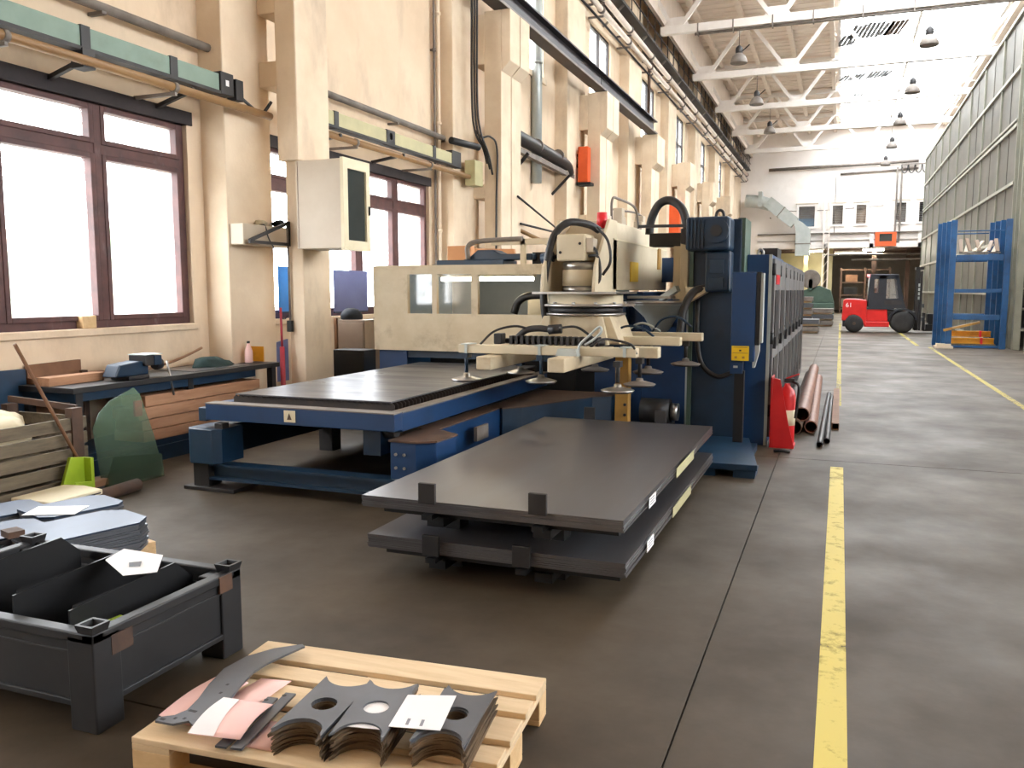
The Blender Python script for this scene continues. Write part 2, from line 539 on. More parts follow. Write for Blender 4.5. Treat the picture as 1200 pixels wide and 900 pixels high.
def dup(root, loc=None, rz=None, label=None, group=None):
    r = root.copy()
    C.objects.link(r)
    if loc is not None: r.location = loc
    if rz is not None: r.rotation_euler = (0, 0, rz)
    if label: r['label'] = label
    if group: r['group'] = group

    def rec(src, dst):
        for ch in list(src.children):
            c = ch.copy()
            C.objects.link(c)
            c.parent = dst
            rec(ch, c)
    rec(root, r)
    return r


def B(x0, x1, y0, y1, z0, z1):
    return MB().box(x0, x1, y0, y1, z0, z1)


def text_mesh(name, body, size, m, parent, mtx, depth=0.002):
    cu = bpy.data.curves.new('text', 'FONT')
    cu.body = body
    cu.size = size
    cu.align_x = 'CENTER'
    cu.align_y = 'CENTER'
    cu.extrude = depth
    to = bpy.data.objects.new('text', cu)
    C.objects.link(to)
    dg = bpy.context.evaluated_depsgraph_get()
    me = bpy.data.meshes.new_from_object(to.evaluated_get(dg))
    bpy.data.objects.remove(to)
    off = Vector(OFF.get(parent.name, (0, 0, 0))) if parent else Vector()
    me.transform(Matrix.Translation(-off) @ mtx)
    me.materials.clear()
    me.materials.append(M[m])
    o = bpy.data.objects.new(name, me)
    C.objects.link(o)
    o.parent = parent
    return o

# ================================================================== SETTING
def panel_wall(axis, a0, a1, u0, u1, z0, z1, holes):
    """wall slab with rectangular holes. axis 'x': slab between X=a0..a1 over u=Y; 'y': between Y=a0..a1 over u=X; 'z': between Z over u=X, z=Y"""
    us = sorted({u0, u1} | {h[0] for h in holes} | {h[1] for h in holes})
    zs = sorted({z0, z1} | {h[2] for h in holes} | {h[3] for h in holes})
    us = [u for u in us if u0 <= u <= u1]
    zs = [z for z in zs if z0 <= z <= z1]

    def open_(i, j):
        if i < 0 or j < 0 or i >= len(us) - 1 or j >= len(zs) - 1: return True
        u = (us[i] + us[i + 1]) / 2
        z = (zs[j] + zs[j + 1]) / 2
        return any(h[0] < u < h[1] and h[2] < z < h[3] for h in holes)

    def P(a, u, z):
        return (a, u, z) if axis == 'x' else (u, a, z) if axis == 'y' else (u, z, a)
    m = MB()
    for i in range(len(us) - 1):
        for j in range(len(zs) - 1):
            if open_(i, j): continue
            a, b, c, d = us[i], us[i + 1], zs[j], zs[j + 1]
            for w in (a0, a1):
                m.ngon([P(w, a, c), P(w, b, c), P(w, b, d), P(w, a, d)])
            for (di, dj, p, q) in ((-1, 0, (a, c), (a, d)), (1, 0, (b, c), (b, d)), (0, -1, (a, c), (b, c)), (0, 1, (a, d), (b, d))):
                if open_(i + di, j + dj):
                    m.ngon([P(a0, *p), P(a0, *q), P(a1, *q), P(a1, *p)])
    return m


XW = -6.62
UPW = [(10.4, 12.8), (16.9, 19.15), (23.0, 25.2), (29.5, 31.7), (35.7, 37.9), (42.0, 44.2), (48.4, 50.6)]
holes = [(-3.2, 1.25, 1.24, 3.42), (2.97, 7.43, 1.24, 3.42), (8.75, 13.2, 1.24, 3.42)] + [(a, b, 6.45, 8.85) for a, b in UPW]
wl = panel_wall('x', XW, -7.05, -6.0, 60.9, 0, 12.0, holes).build('wall_left', 'wall', loc=(0, 0, 0))
tag(wl, 'beige plastered long wall with windows and pilasters on the left side', 'wall', kind='structure')
PIL = [(1.4, 2.2), (7.65, 8.45), (13.5, 14.6), (20.0, 21.5), (26.3, 28.0), (32.7, 34.3), (39.0, 40.6), (45.4, 47.0), (51.8, 53.4)]
for a, b in PIL:
    MB().box(XW - 0.02, -6.3, a, b, 0, 12.0).build('pilaster', 'column', wl, 0.015)
for a, b in UPW[:3]:
    MB().box(XW - 0.01, XW + 0.05, a - 0.1, b + 0.1, 6.33, 6.45).build('sill', 'column', wl)

wb = panel_wall('y', 60.5, 60.9, -7.05, 9.9, 0, 12.0, [(-5.5, 7.2, 0, 4.35), (-2.87, -1.74, 5.75, 7.2), (-0.75, 0.0, 5.85, 7.2), (0.7, 1.42, 5.87, 7.2), (3.02, 3.78, 5.9, 7.25), (4.42, 5.15, 5.9, 7.25)]).build('wall_back', 'white_wall', loc=(0, 0, 0))
tag(wb, 'white end wall far down the hall above the dark loading bay', 'wall', kind='structure')
wr = panel_wall('x', 9.5, 9.9, -6.0, 60.9, 0, 12.0, [(1.0 + 6.25 * k, 6.0 + 6.25 * k, 3.0, 7.2) for k in range(3)]).build('wall_right', 'wall', loc=(0, 0, 0))
tag(wr, 'plain beige wall behind the storage tower on the right', 'wall', kind='structure')
wf = panel_wall('y', -6.4, -6.0, -7.05, 9.9, 0, 12.0, []).build('wall_front', 'wall', loc=(0, 0, 0))
tag(wf, 'plain beige wall closing the hall behind the viewer', 'wall', kind='structure')

# floor: slabs cast between joints
fl = MB().box(-7.05, 9.9, -6.4, 75.0, -0.3, -0.014).build('floor', 'joint', loc=(0, 0, 0))
tag(fl, 'worn grey brown concrete floor cast in large slabs', 'floor', kind='structure')
xs = [-7.0, -0.497, 5.5, 9.85]
ys = [-6.0, 2.4, 8.4, 14.4, 20.4, 26.4, 32.4, 38.4, 44.4, 50.4, 56.4, 75.0]
for i in range(3):
    for j in range(len(ys) - 1):
        MB().box(xs[i] + 0.004, xs[i + 1] - 0.004, ys[j] + 0.005, ys[j + 1] - 0.005, -0.1, 0.0).build('slab', 'floor', fl)


def strip(n, x0, x1, y0, y1, label, m_='line'):
    m = MB()
    k = max(1, int((y1 - y0) / 2))
    for i in range(k):
        a = y0 + (y1 - y0) * i / k
        b = y0 + (y1 - y0) * (i + 1) / k
        m.ngon([(x0, a, 0.002), (x1, a, 0.002), (x1, b, 0.002), (x0, b, 0.002)])
    tag(m.build(n, m_), label, 'floor marking', kind='structure')


strip('trim_1', -0.022, 0.086, -2.0, 8.1, 'worn yellow line along the aisle in the foreground')
strip('trim_2', 0.0, 0.075, 12.5, 44.0, 'faded yellow aisle line running on to the forklift', 'line_faded')
strip('trim_3', 2.36, 2.45, 4.0, 26.5, 'yellow line at the right beside the blue frames', 'line_faded')
strip('trim_4', 2.08, 2.19, 27.0, 45.0, 'faded line on the floor by the forklift wheels', 'line_faded')

# ceiling with the skylight opening
SKX0, SKX1, SKY0, SKY1 = -0.5, 5.4, 20.0, 59.5
ce = panel_wall('z', 12.0, 12.2, -7.05, 9.9, -6.4, 60.9, [(SKX0, SKX1, SKY0, SKY1)]).build('ceiling', 'deck', loc=(0, 0, 0))
tag(ce, 'pale ribbed roof deck carried by white trusses', 'ceiling', kind='structure')
for x in (-5.5, -3.9, -2.3, -0.72):
    MB().box(x - 0.09, x + 0.09, 20, 60.4, 11.82, 12.01).build('rib', 'deck', ce)
for x in (5.65, 7.2):
    MB().box(x - 0.09, x + 0.09, 20, 60.4, 11.82, 12.01).build('rib', 'deck', ce)
for y in [21.9 + 3.25 * k for k in range(12)]:
    MB().box(-6.6, -0.55, y - 0.06, y + 0.06, 11.9, 12.01).build('cross_rib', 'deck', ce)
    for kk in range(5):
        yy = y + 0.54 * (kk + 1)
        if yy < 60: MB().box(-6.6, -0.6, yy - 0.012, yy + 0.012, 11.975, 12.01).build('deck_seam', 'deck', ce)
# fascia along the eaves on the left
MB().box(-6.05, -5.9, 14, 60.4, 10.5, 12.0).build('fascia', 'deck', ce)
MB().box(-5.1, -4.3, 27.9, 28.9, 11.72, 11.98).build('roof_vent', 'dark_frame', ce)

# skylight
sk = T('window_1', 'bright glazed skylight strip along the roof', 'skylight', (2.45, 41, 12.05), kind='structure')
for k in range(40):
    y = SKY0 + (SKY1 - SKY0) * k / 39
    MB().box(SKX0, SKX1, y - 0.035, y + 0.035, 12.05, 12.15).build('glazing_bar', 'truss', sk)
for x in (SKX0 + 0.05, 2.45, SKX1 - 0.05):
    MB().box(x - 0.05, x + 0.05, SKY0, SKY1, 12.04, 12.17).build('mullion', 'truss', sk)
for k in range(39):
    y0 = SKY0 + (SKY1 - SKY0) * k / 39 + 0.035
    y1 = SKY0 + (SKY1 - SKY0) * (k + 1) / 39 - 0.035
    for xa, xb in ((SKX0 + 0.1, 2.4), (2.5, SKX1 - 0.1)):
        MB().ngon([(xa, y0, 12.1), (xb, y0, 12.1), (xb, y1, 12.1), (xa, y1, 12.1)]).build('pane', 'skyglass', sk)
# timber battens lying across parts of the skylight
rb = random.Random(3)
for (xa, ya, n, ln, wd) in ((-0.1, 33.4, 7, 1.3, 0.05), (1.6, 32.8, 4, 1.0, 0.12), (0.05, 38.3, 9, 2.0, 0.06), (1.4, 38.3, 4, 2.2, 0.11), (-0.38, 39.5, 4, 1.5, 0.06), (-0.25, 43.4, 8, 1.6, 0.06), (0.9, 42.6, 5, 1.2, 0.05), (1.5, 43.2, 4, 1.6, 0.13), (-0.3, 46.2, 6, 1.3, 0.06), (0.9, 46.0, 6, 1.5, 0.06), (0.2, 50.8, 6, 1.5, 0.07)):
    for k in range(n):
        x = xa + k * 0.165
        w = (0.125 if wd < 0.1 else 0.135) * rb.uniform(0.9, 1.1)
        l2 = ln * rb.uniform(0.75, 1.05)
        MB().bar((x + 0.15, ya - l2 / 2, 12.02), (x - 0.12, ya + l2 / 2, 12.02), w, 0.03).build('batten', 'rust' if wd > 0.1 else 'tray', sk)


# ------------------------------------------------------------------ windows
def window(n, label, y0, y1, z0, z1, cols, transoms, frame, x0=-6.8, x1=-6.68, fw=0.09, mw=0.1, sash=0.0, glassm='glass'):
    w = T('window_%d' % n, label, 'window', (x0, (y0 + y1) / 2, z0), kind='structure')
    f = MB()
    f.box(x0, x1, y0, y0 + fw, z0, z1).box(x0, x1, y1 - fw, y1, z0, z1).box(x0, x1, y0 + fw, y1 - fw, z0, z0 + fw).box(x0, x1, y0 + fw, y1 - fw, z1 - fw, z1)
    f.build('window_frame', frame, w)
    ya = [y0 + fw] + list(cols) + [y1 - fw]
    za = [z0 + fw] + list(transoms) + [z1 - fw]
    for c in cols:
        MB().box(x0 - 0.01, x1 + 0.015, c - mw / 2, c + mw / 2, z0 + fw, z1 - fw).build('mullion', frame, w, 0.008 if sash else 0)
    for t in transoms:
        for i in range(len(ya) - 1):
            MB().box(x0, x1 + 0.005, ya[i] + (mw / 2 if i else 0), ya[i + 1] - (mw / 2 if i < len(ya) - 2 else 0), t - mw / 2, t + mw / 2).build('transom', frame, w)
    for i in range(len(ya) - 1):
        for j in range(len(za) - 1):
            a = ya[i] + (mw / 2 if i else 0)
            b = ya[i + 1] - (mw / 2 if i < len(ya) - 2 else 0)
            c = za[j] + (mw / 2 if j else 0)
            d = za[j + 1] - (mw / 2 if j < len(za) - 2 else 0)
            s = sash
            if s:
                m = MB()
                m.box(x0 + 0.02, x1 + 0.02, a, a + s, c, d).box(x0 + 0.02, x1 + 0.02, b - s, b, c, d).box(x0 + 0.02, x1 + 0.02, a + s, b - s, c, c + s).box(x0 + 0.02, x1 + 0.02, a + s, b - s, d - s, d)
                m.build('sash', frame, w, 0.006)
            xm = (x0 + x1) / 2
            MB().ngon([(xm, a + s, c + s), (xm, b - s, c + s), (xm, b - s, d - s), (xm, a + s, d - s)]).build('pane', glassm, w)
    return w


w2 = window(2, 'large brown framed window above the workbench at the left', 2.97, 7.43, 1.24, 3.42, (4.08, 5.17, 6.28), (2.94,), 'win_frame', mw=0.09, sash=0.05, fw=0.07)
MB().box(-6.72, -6.60, 2.9, 7.5, 3.36, 3.5).build('lintel', 'lintel', w2)
MB().box(-6.7, -6.58, 2.95, 7.45, 1.17, 1.24).build('window_ledge', 'wall', w2, 0.01)
w3 = window(3, 'brown framed window beyond the concrete column, blue sheets hung before it', 8.75, 13.2, 1.24, 3.42, (9.86, 10.97, 12.08), (2.94,), 'win_frame', mw=0.12, sash=0.04, fw=0.07)
MB().box(-6.72, -6.60, 8.7, 13.25, 3.36, 3.5).build('lintel', 'lintel', w3)
MB().box(-6.7, -6.58, 8.75, 13.2, 1.17, 1.24).build('window_ledge', 'wall', w3, 0.01)
window(16, 'added unseen brown framed window behind the viewer on the left', -3.2, 1.25, 1.24, 3.42, (-2.1, -1.0, 0.1), (2.94,), 'win_frame', mw=0.09, sash=0.05, fw=0.07)  # out of view, added to bring daylight onto the foreground
for k in range(3):  # unseen right wall windows, added to light the near walls and machines
    y0 = 1.0 + 6.25 * k
    window(17 + k, ('added unseen tall window of the right wall, first from the viewer', 'added unseen tall window of the right wall, second from the viewer', 'added unseen tall window of the right wall, nearest the storage tower')[k], y0, y0 + 5.0, 3.0, 7.2, (y0 + 1.67, y0 + 3.33), (4.4, 5.8), 'dark_frame', x0=9.64, x1=9.74, fw=0.07, mw=0.08)
ulab = ['high window above the busbar, nearest of the row', 'high window beside the top of the twin crane column', 'high window above the crane beam, second in view', 'high window past the end of the crane beam',
        'high window fourth along the row above the machine', 'high window fifth along the row under the gallery', 'high window last of the row by the end wall']
for i, (a, b) in enumerate(UPW):
    window(4 + i, ulab[i], a, b, 6.45, 8.85, (a + (b - a) * 0.5,), (7.75,), 'dark_frame', fw=0.06, mw=0.07)

# end wall windows (with blinds)
for i, (a, b, c, d, lab) in enumerate(((-2.87, -1.74, 5.75, 7.2, 'end wall window nearest the galvanised duct, blind half drawn'), (-0.75, 0.0, 5.85, 7.2, 'narrow end wall window beside the lattice column'), (0.7, 1.42, 5.87, 7.2, 'narrow end wall window with closed grey blind'),
                                      (3.02, 3.78, 5.9, 7.25, 'end wall window crossed by two pipes'), (4.42, 5.15, 5.9, 7.25, 'dark end wall window beside the storage tower'))):
    w = T('window_%d' % (11 + i), lab, 'window', ((a + b) / 2, 60.5, c), kind='structure')
    m = MB()
    for (p, q, r, s) in ((a - 0.08, a + 0.06, c - 0.08, d + 0.08), (b - 0.06, b + 0.08, c - 0.08, d + 0.08), (a + 0.06, b - 0.06, c - 0.08, c + 0.06), (a + 0.06, b - 0.06, d - 0.06, d + 0.08)):
        m.box(p, q, 60.42, 60.6, r, s)
    m.build('window_frame', 'truss', w)
    MB().box(a - 0.14, b + 0.14, 60.38, 60.5, d + 0.08, d + 0.14).build('hood', 'grey_box', w)
    MB().ngon([(a, 60.56, c), (b, 60.56, c), (b, 60.56, d), (a, 60.56, d)]).build('pane', 'clearglass', w)
    for k in range(11):
        z = d - 0.1 - k * 0.115
        if z < c + 0.05 + (0.5 if i == 0 else 0): break
        MB().bar((a + 0.06, 60.66, z), (b - 0.06, 60.66, z), 0.012, 0.085).build('blind_slat', 'dark_frame' if i == 4 else 'locker' if i in (2,) else 'grey_pipe', w)
    B(a - 0.1, b + 0.1, 60.8, 60.84, c - 0.1, d + 0.1).build('backing', 'bluepanel' if i == 0 else 'inside', w)

# ------------------------------------------------------------------ mezzanine edge and the bay below
mz = T('mezzanine', 'pale steel edge beam of the mezzanine across the end wall', 'beam', (0, 60.2, 4.35), kind='structure')
MB().box(-5.4, 7.2, 60.2, 60.5, 4.36, 4.62).build('lower_flange', 'white_wall', mz)
MB().box(-5.4, 7.2, 60.35, 60.5, 4.62, 5.3).build('web', 'white_wall', mz)
MB().box(-5.4, 7.2, 60.15, 60.5, 5.3, 5.36).build('top_edge', 'grey_pipe', mz)
MB().box(-5.4, 7.2, 60.25, 60.36, 4.84, 4.87).build('cable_strip', 'grey_pipe', mz)
for x in (-1.05, 1.75, 4.6):
    MB().box(x - 0.12, x + 0.12, 60.2, 60.36, 4.36, 5.3).build('stiffener', 'white_wall', mz)
bay = T('loading_bay', 'dim low bay under the mezzanine at the far end', 'room', (0, 68, 0), kind='structure')
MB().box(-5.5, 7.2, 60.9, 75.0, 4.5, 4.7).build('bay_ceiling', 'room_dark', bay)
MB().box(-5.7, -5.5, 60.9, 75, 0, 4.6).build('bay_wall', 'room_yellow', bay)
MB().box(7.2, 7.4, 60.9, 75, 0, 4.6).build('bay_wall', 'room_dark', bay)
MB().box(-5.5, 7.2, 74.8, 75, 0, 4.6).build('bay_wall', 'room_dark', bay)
MB().box(-5.5, -1.2, 66, 66.2, 0, 4.5).build('partition', 'room_yellow', bay)
for y in (62.5, 65, 68):
    MB().ibeam((-5.5, y, 4.38), (7.2, y, 4.38), 0.2, 0.24).build('ceiling_beam', 'rust', bay)
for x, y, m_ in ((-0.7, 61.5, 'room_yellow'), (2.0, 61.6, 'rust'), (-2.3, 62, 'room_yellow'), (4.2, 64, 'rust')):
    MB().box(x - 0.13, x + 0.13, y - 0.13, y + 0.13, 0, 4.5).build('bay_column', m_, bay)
for z, x0, x1 in ((3.95, -1.2, 6.8), (3.6, 0.6, 6.0)):
    MB().cyl((x0, 61.2, z), (x1, 61.2, z), 0.07).build('bay_pipe', 'grey_pipe', bay)

# light fittings of the bay
for i, (x0, x1, y, z, lab) in enumerate(((-2.9, -1.2, 61.6, 4.18, 'lit tube lamp under the mezzanine beside the duct'), (1.25, 2.6, 61.3, 4.2, 'lit tube lamp under the mezzanine above the forklift'), (-0.5, 1.6, 64.2, 4.1, 'lit tube lamp deep in the far bay behind the others'))):
    t = T('tube_lamp', lab, 'lamp', ((x0 + x1) / 2, y, z))
    MB().box(x0, x1, y - 0.15, y + 0.15, z + 0.08, z + 0.22).build('housing', 'truss', t)
    for dy in (-0.07, 0.07):
        MB().cyl((x0 + 0.03, y + dy, z + 0.04), (x1 - 0.03, y + dy, z + 0.04), 0.045, n=8).build('tube', 'tube_on', t)

# ------------------------------------------------------------------ trusses
tl = ['nearest white roof truss at the top, grey pipe under its chord', 'second white roof truss from the viewer', 'third white roof truss, midway along the hall', 'fourth white roof truss from the viewer', 'farthest white roof truss before the end wall']
for k in range(5):
    y = 28.5 + 6.45 * k
    t = T('roof_truss', tl[k], 'truss', (0, y, 9.85), group='white roof trusses')
    MB().box(-5.8, 6.6, y - 0.11, y + 0.11, 9.85, 10.1).build('bottom_chord', 'truss', t, 0.01)
    MB().box(-6.6, 6.6, y - 0.1, y + 0.1, 11.72, 11.9).build('top_chord', 'truss', t)
    xn = [-5.3 + 3.12 * i for i in range(4)]
    tn = [-6.5] + [-3.74 + 3.12 * i for i in range(4)]
    for i, x in enumerate(xn):
        MB().bar((x - 0.12, y, 10.05), (tn[i] + 0.12, y, 11.8), 0.13, 0.13).build('diagonal', 'truss', t)
        MB().bar((x + 0.12, y, 10.05), (tn[i + 1] - 0.12, y, 11.8), 0.13, 0.13).build('diagonal', 'truss', t)
        MB().prism([(x - 0.42, 10.08), (x + 0.42, 10.08), (x + 0.26, 10.38), (x - 0.26, 10.38)], y - 0.012, y + 0.012, 'y').build('gusset', 'truss', t)
    if k == 0:
        for x in (-4.6, -3.5, -2.3, -1.1, 0.3, 1.7):
            MB().box(x - 0.02, x + 0.02, y - 0.125, y + 0.125, 9.74, 10.1).build('pipe_strap', 'grey_pipe', t)
        MB().cyl((-4.7, y, 9.79), (6.5, y, 9.79), 0.045).build('pipe', 'grey_pipe', t)

# hanging bell lamps
lamp0 = None
spots = [(2.14, 28.5, 'bell lamp hanging under the nearest truss, right row'), (2.16, 34.95, 'bell lamp hanging under the second truss, right row'), (2.12, 41.4, 'bell lamp hanging under the third truss, right row'), (2.13, 47.85, 'bell lamp hanging under the fourth truss, right row'),
         (2.13, 54.3, 'bell lamp hanging under the farthest truss, right row'),
         (-3.3, 28.5, 'bell lamp hanging under the nearest truss, left row'), (-3.33, 34.95, 'bell lamp hanging under the second truss, left row'), (-3.33, 41.4, 'bell lamp hanging under the third truss, left row')]
for i, (x, y, lab) in enumerate(spots):
    if lamp0 is None:
        lamp0 = T('bell_lamp', lab, 'lamp', (x, y, 8.75), group='hanging bell lamps')
        MB().lathe((x, y, 8.75), [(0.26, 0), (0.27, 0.02), (0.25, 0.12), (0.2, 0.22), (0.11, 0.3), (0.1, 0.31)], 18).build('shade', 'grey_pipe', lamp0)
        MB().lathe((x, y, 9.05), [(0.1, 0), (0.11, 0.04), (0.11, 0.16), (0.07, 0.22), (0.03, 0.25)], 14).build('ballast', 'dark_steel', lamp0)
        MB().cyl((x, y, 9.28), (x, y, 9.87), 0.012, n=8).build('rod', 'grey_pipe', lamp0)
        MB().bar((x + 0.1, y, 9.12), (x + 0.32, y, 9.3), 0.03, 0.03).build('arm', 'dark_steel', lamp0)
    else:
        dup(lamp0, (x, y, 8.75), label=lab)

# ------------------------------------------------------------------ crane columns on the left
def crane_column(y0, y1, label, first=False, twin=False):
    t = T('crane_column', label, 'column', (-5.9, (y0 + y1) / 2, 0), kind='structure')
    xb, xf = -6.08, -5.75
    if first:
        MB().box(-5.96, xf, y0, y1, 0, 9.0).build('post', 'column', t, 0.012)
        MB().box(-5.99, -5.72, y0 - 0.09, y1 + 0.0, 3.05, 9.0).build('corbel', 'column', t, 0.015)
        MB().box(-6.3, -5.96, y0 + 0.02, y1 - 0.05, 3.9, 4.18).build('link', 'column', t, 0.01)
        MB().box(-6.3, -5.96, y0 + 0.02, y1 - 0.05, 4.7, 5.0).build('link', 'column', t, 0.01)
        return t
    ym = (y0 + y1) / 2
    g = 0.02 if twin else 0.0
    for a, b in (((y0, ym - g), (ym + g, y1)) if twin else ((y0, y1),)):
        MB().box(xb, xf, a, b, 0, 6.5).build('post', 'column', t, 0.012)
        MB().prism([(xf, 5.45), (-5.58, 5.62), (-5.58, 6.5), (xf, 6.5)], a, b, 'y').build('corbel', 'column', t, 0.01)
    MB().box(-6.3, xb, y0, y1, 5.6, 6.45).build('head', 'column', t, 0.01)
    MB().box(-6.3, xb, y0, y1, 3.25, 3.5).build('link', 'column', t, 0.01)
    return t


crane_column(8.25, 8.8, 'concrete column carrying the grey cabinet, nearest on the left', first=True)
crane_column(14.35, 15.35, 'twin concrete crane column with a joint down its face', twin=True)
crane_column(21.0, 22.2, 'concrete crane column with the orange box, crane beam on top', twin=True)
crane_column(27.2, 28.4, 'concrete crane column where the crane beam ends', twin=True)
crane_column(33.5, 34.7, 'pale concrete crane column beyond the end of the beam', twin=True)
crane_column(39.8, 41.0, 'fifth concrete column along the bright far wall', twin=True)
crane_column(46.2, 47.4, 'farthest concrete column by the end wall', twin=True)
for a, b, lab in ((13.8, 20.95, 'dark steel crane runway beam, nearer length on the twin column'), (21.0, 27.3, 'dark steel crane runway beam, farther length ending in mid hall')):
    t = T('crane_beam', lab, 'beam', (-5.75, (a + b) / 2, 6.5))
    MB().ibeam((-5.75, a, 6.7), (-5.75, b, 6.7), 0.28, 0.4, 0.03).build('girder', 'crane_rail', t)
    MB().bar((-5.75, a, 6.93), (-5.75, b, 6.93), 0.07, 0.06).build('rail', 'dark_steel', t)
    MB().bar((-5.61, a, 6.52), (-5.61, b, 6.52), 0.02, 0.05).build('edge_strip', 'grey_pipe', t)

# ------------------------------------------------------------------ gallery, pipes along the eaves
ga = T('wall_gallery', 'narrow railed walkway high along the left wall', 'gallery', (-6.3, 38, 9.6))
MB().box(-6.6, -5.98, 14, 60.2, 9.6, 9.68).build('walkway', 'dark_steel', ga)
for z in (10.05, 10.45):
    MB().cyl((-6.0, 14, z), (-6.0, 60.2, z), 0.02, n=8).build('handrail', 'dark_steel', ga)
for k in range(42):
    y = 14.2 + 1.1 * k
    MB().cyl((-6.0, y, 9.68), (-6.0, y, 10.45), 0.018, n=6).build('baluster', 'dark_steel', ga)
for k in range(15):
    y = 15 + 3.1 * k
    MB().bar((-6.6, y, 9.05), (-6.02, y, 9.58), 0.05, 0.05).build('bracket', 'grey_pipe', ga)
for x, z, r, lab in ((-6.17, 9.32, 0.085, 'thick pale pipe under the gallery, upper of the two'), (-6.2, 8.98, 0.075, 'thick pale pipe under the gallery, lower of the two')):
    t = T('eaves_pipe', lab, 'pipe', (x, 38, z))
    MB().cyl((x, 14, z), (x, 60.2, z), r, n=12).build('pipe', 'deck', t)
    for k in range(15):
        y = 16.4 + 3.1 * k
        MB().cyl((x, y - 0.05, z), (x, y + 0.05, z), r + 0.03, n=12).build('flange', 'grey_pipe', t)
        MB().box(-6.62, x, y + 0.2, y + 0.25, z - 0.13, z - 0.08).build('hanger', 'grey_pipe', t)
tag(MB().cyl((-6.25, 14, 8.74), (-6.25, 59, 8.74), 0.03, n=8).build('eaves_cable', 'dark_steel'), 'thin dark conduit below the pipes on the left wall', 'conduit')

# drain pipes and conduits on the wall
for x, y, z0, z1, r, m_, lab in ((-6.52, 13.38, 0, 9.5, 0.04, 'column', 'pale downpipe beside the second window'), (-6.55, 13.3, 1.2, 9.5, 0.02, 'grey_pipe', 'thin grey conduit beside the pale downpipe'), (-6.5, 18.35, 4.0, 9.5, 0.12, 'galv', 'bright wide downpipe behind the crane beam'),
                               (-6.25, 28.9, 3, 9.2, 0.05, 'rust', 'brown downpipe past the orange box column'), (-6.5, 21.75, 2.2, 9.2, 0.05, 'dark_steel', 'dark downpipe left of the upper window')):
    t = T('downpipe', lab, 'pipe', (x, y, z0))
    MB().cyl((x, y, z0), (x, y, z1), r, n=10).build('pipe', m_, t)
    for k in range(int((z1 - z0) / 1.8)):
        z = z0 + 0.8 + k * 1.8
        MB().cyl((x, y, z), (x, y, z + 0.05), r + 0.015, n=10).build('collar', m_, t)
        MB().box(XW, x, y - 0.015, y + 0.015, z + 0.01, z + 0.04).build('bracket', m_, t)

# ------------------------------------------------------------------ busbar duct and pipes at window head height
def busbar(label, x, y0, y1, z, m_, collars, wide=()):
    t = T('busbar_duct', label, 'busbar', (x, (y0 + y1) / 2, z))
    cuts = [y0] + [c for c in collars] + [y1]
    for i in range(len(cuts) - 1):
        MB().box(x - 0.05, x + 0.05, cuts[i] + 0.004, cuts[i + 1] - 0.004, z, z + 0.17).build('casing', m_, t, 0.004)
    MB().box(x - 0.065, x + 0.065, y0, y1, z - 0.035, z - 0.003).build('base_rail', 'dark_steel', t)
    for c in collars:
        wd = 0.12 if c in wide else 0.05
        MB().box(x - 0.06, x + 0.062, c - wd, c + wd, z - 0.04, z + 0.18).build('joint_collar', 'black', t, 0.004)
    return t


bb = busbar('green busbar duct above the large left window', -6.2, 2.2, 7.42, 3.68, 'green_duct', (4.2, 5.72, 6.76))
MB().box(-6.26, -6.13, 7.42, 7.62, 3.65, 3.88).build('end_box', 'black', bb, 0.006)
MB().box(-6.128, -6.126, 7.49, 7.54, 3.74, 3.8).build('label_plate', 'paper', bb)
MB().box(-6.26, -6.13, 7.66, 7.78, 3.63, 3.85).build('end_box', 'black', bb, 0.006)
for y in (4.5, 5.73, 7.0):
    MB().bar((-6.62, y, 3.46), (-6.12, y, 3.6), 0.04, 0.04).build('bracket', 'dark_steel', bb)
MB().box(-6.26, -6.12, 5.66, 5.79, 3.5, 3.66).build('hanger', 'black', bb)
MB().tube([(-6.18, 7.75, 3.7), (-6.1, 8.0, 3.55), (-6.15, 8.15, 3.6), (-6.1, 8.22, 3.72)], 0.018).build('cable', 'rubber', bb)
b2 = busbar('grey and cream busbar duct beyond the first column', -6.12, 8.85, 13.3, 3.68, 'cream_duct', (9.5, 10.9, 12.3), wide=(10.9,))
MB().box(-6.18, -6.06, 12.95, 13.3, 3.64, 3.9).build('end_box', 'black', b2, 0.006)
MB().box(-6.2, -6.0, 13.75, 14.1, 3.42, 3.85).build('junction_box', 'cream_duct', b2, 0.01)
MB().box(-6.062, -6.058, 10.86, 10.94, 3.73, 3.82).build('label_plate', 'paper', b2)
for y in (9.6, 11.3):
    MB().bar((-6.62, y, 3.5), (-6.06, y, 3.58), 0.04, 0.04).build('bracket', 'dark_steel', b2)
for y0, y1, lab in ((1.5, 8.22, 'ochre pipe under the green busbar duct'), (8.82, 14.3, 'rust red pipe under the cream busbar duct')):
    t = T('supply_pipe', lab, 'pipe', (-6.12, (y0 + y1) / 2, 3.5))
    MB().cyl((-6.12, y0, 3.56), (-6.12, y1, 3.56), 0.042, n=12).build('pipe', 'yellow_pipe', t)
    for y in (y0 + 1.2, y0 + 3.4, y0 + 5.2):
        MB().cyl((-6.12, y, 3.56), (-6.12, y + 0.05, 3.56), 0.052, n=12).build('clamp', 'grey_pipe', t)
        MB().box(-6.62, -6.1, y + 0.01, y + 0.04, 3.48, 3.515).build('bracket', 'grey_pipe', t)
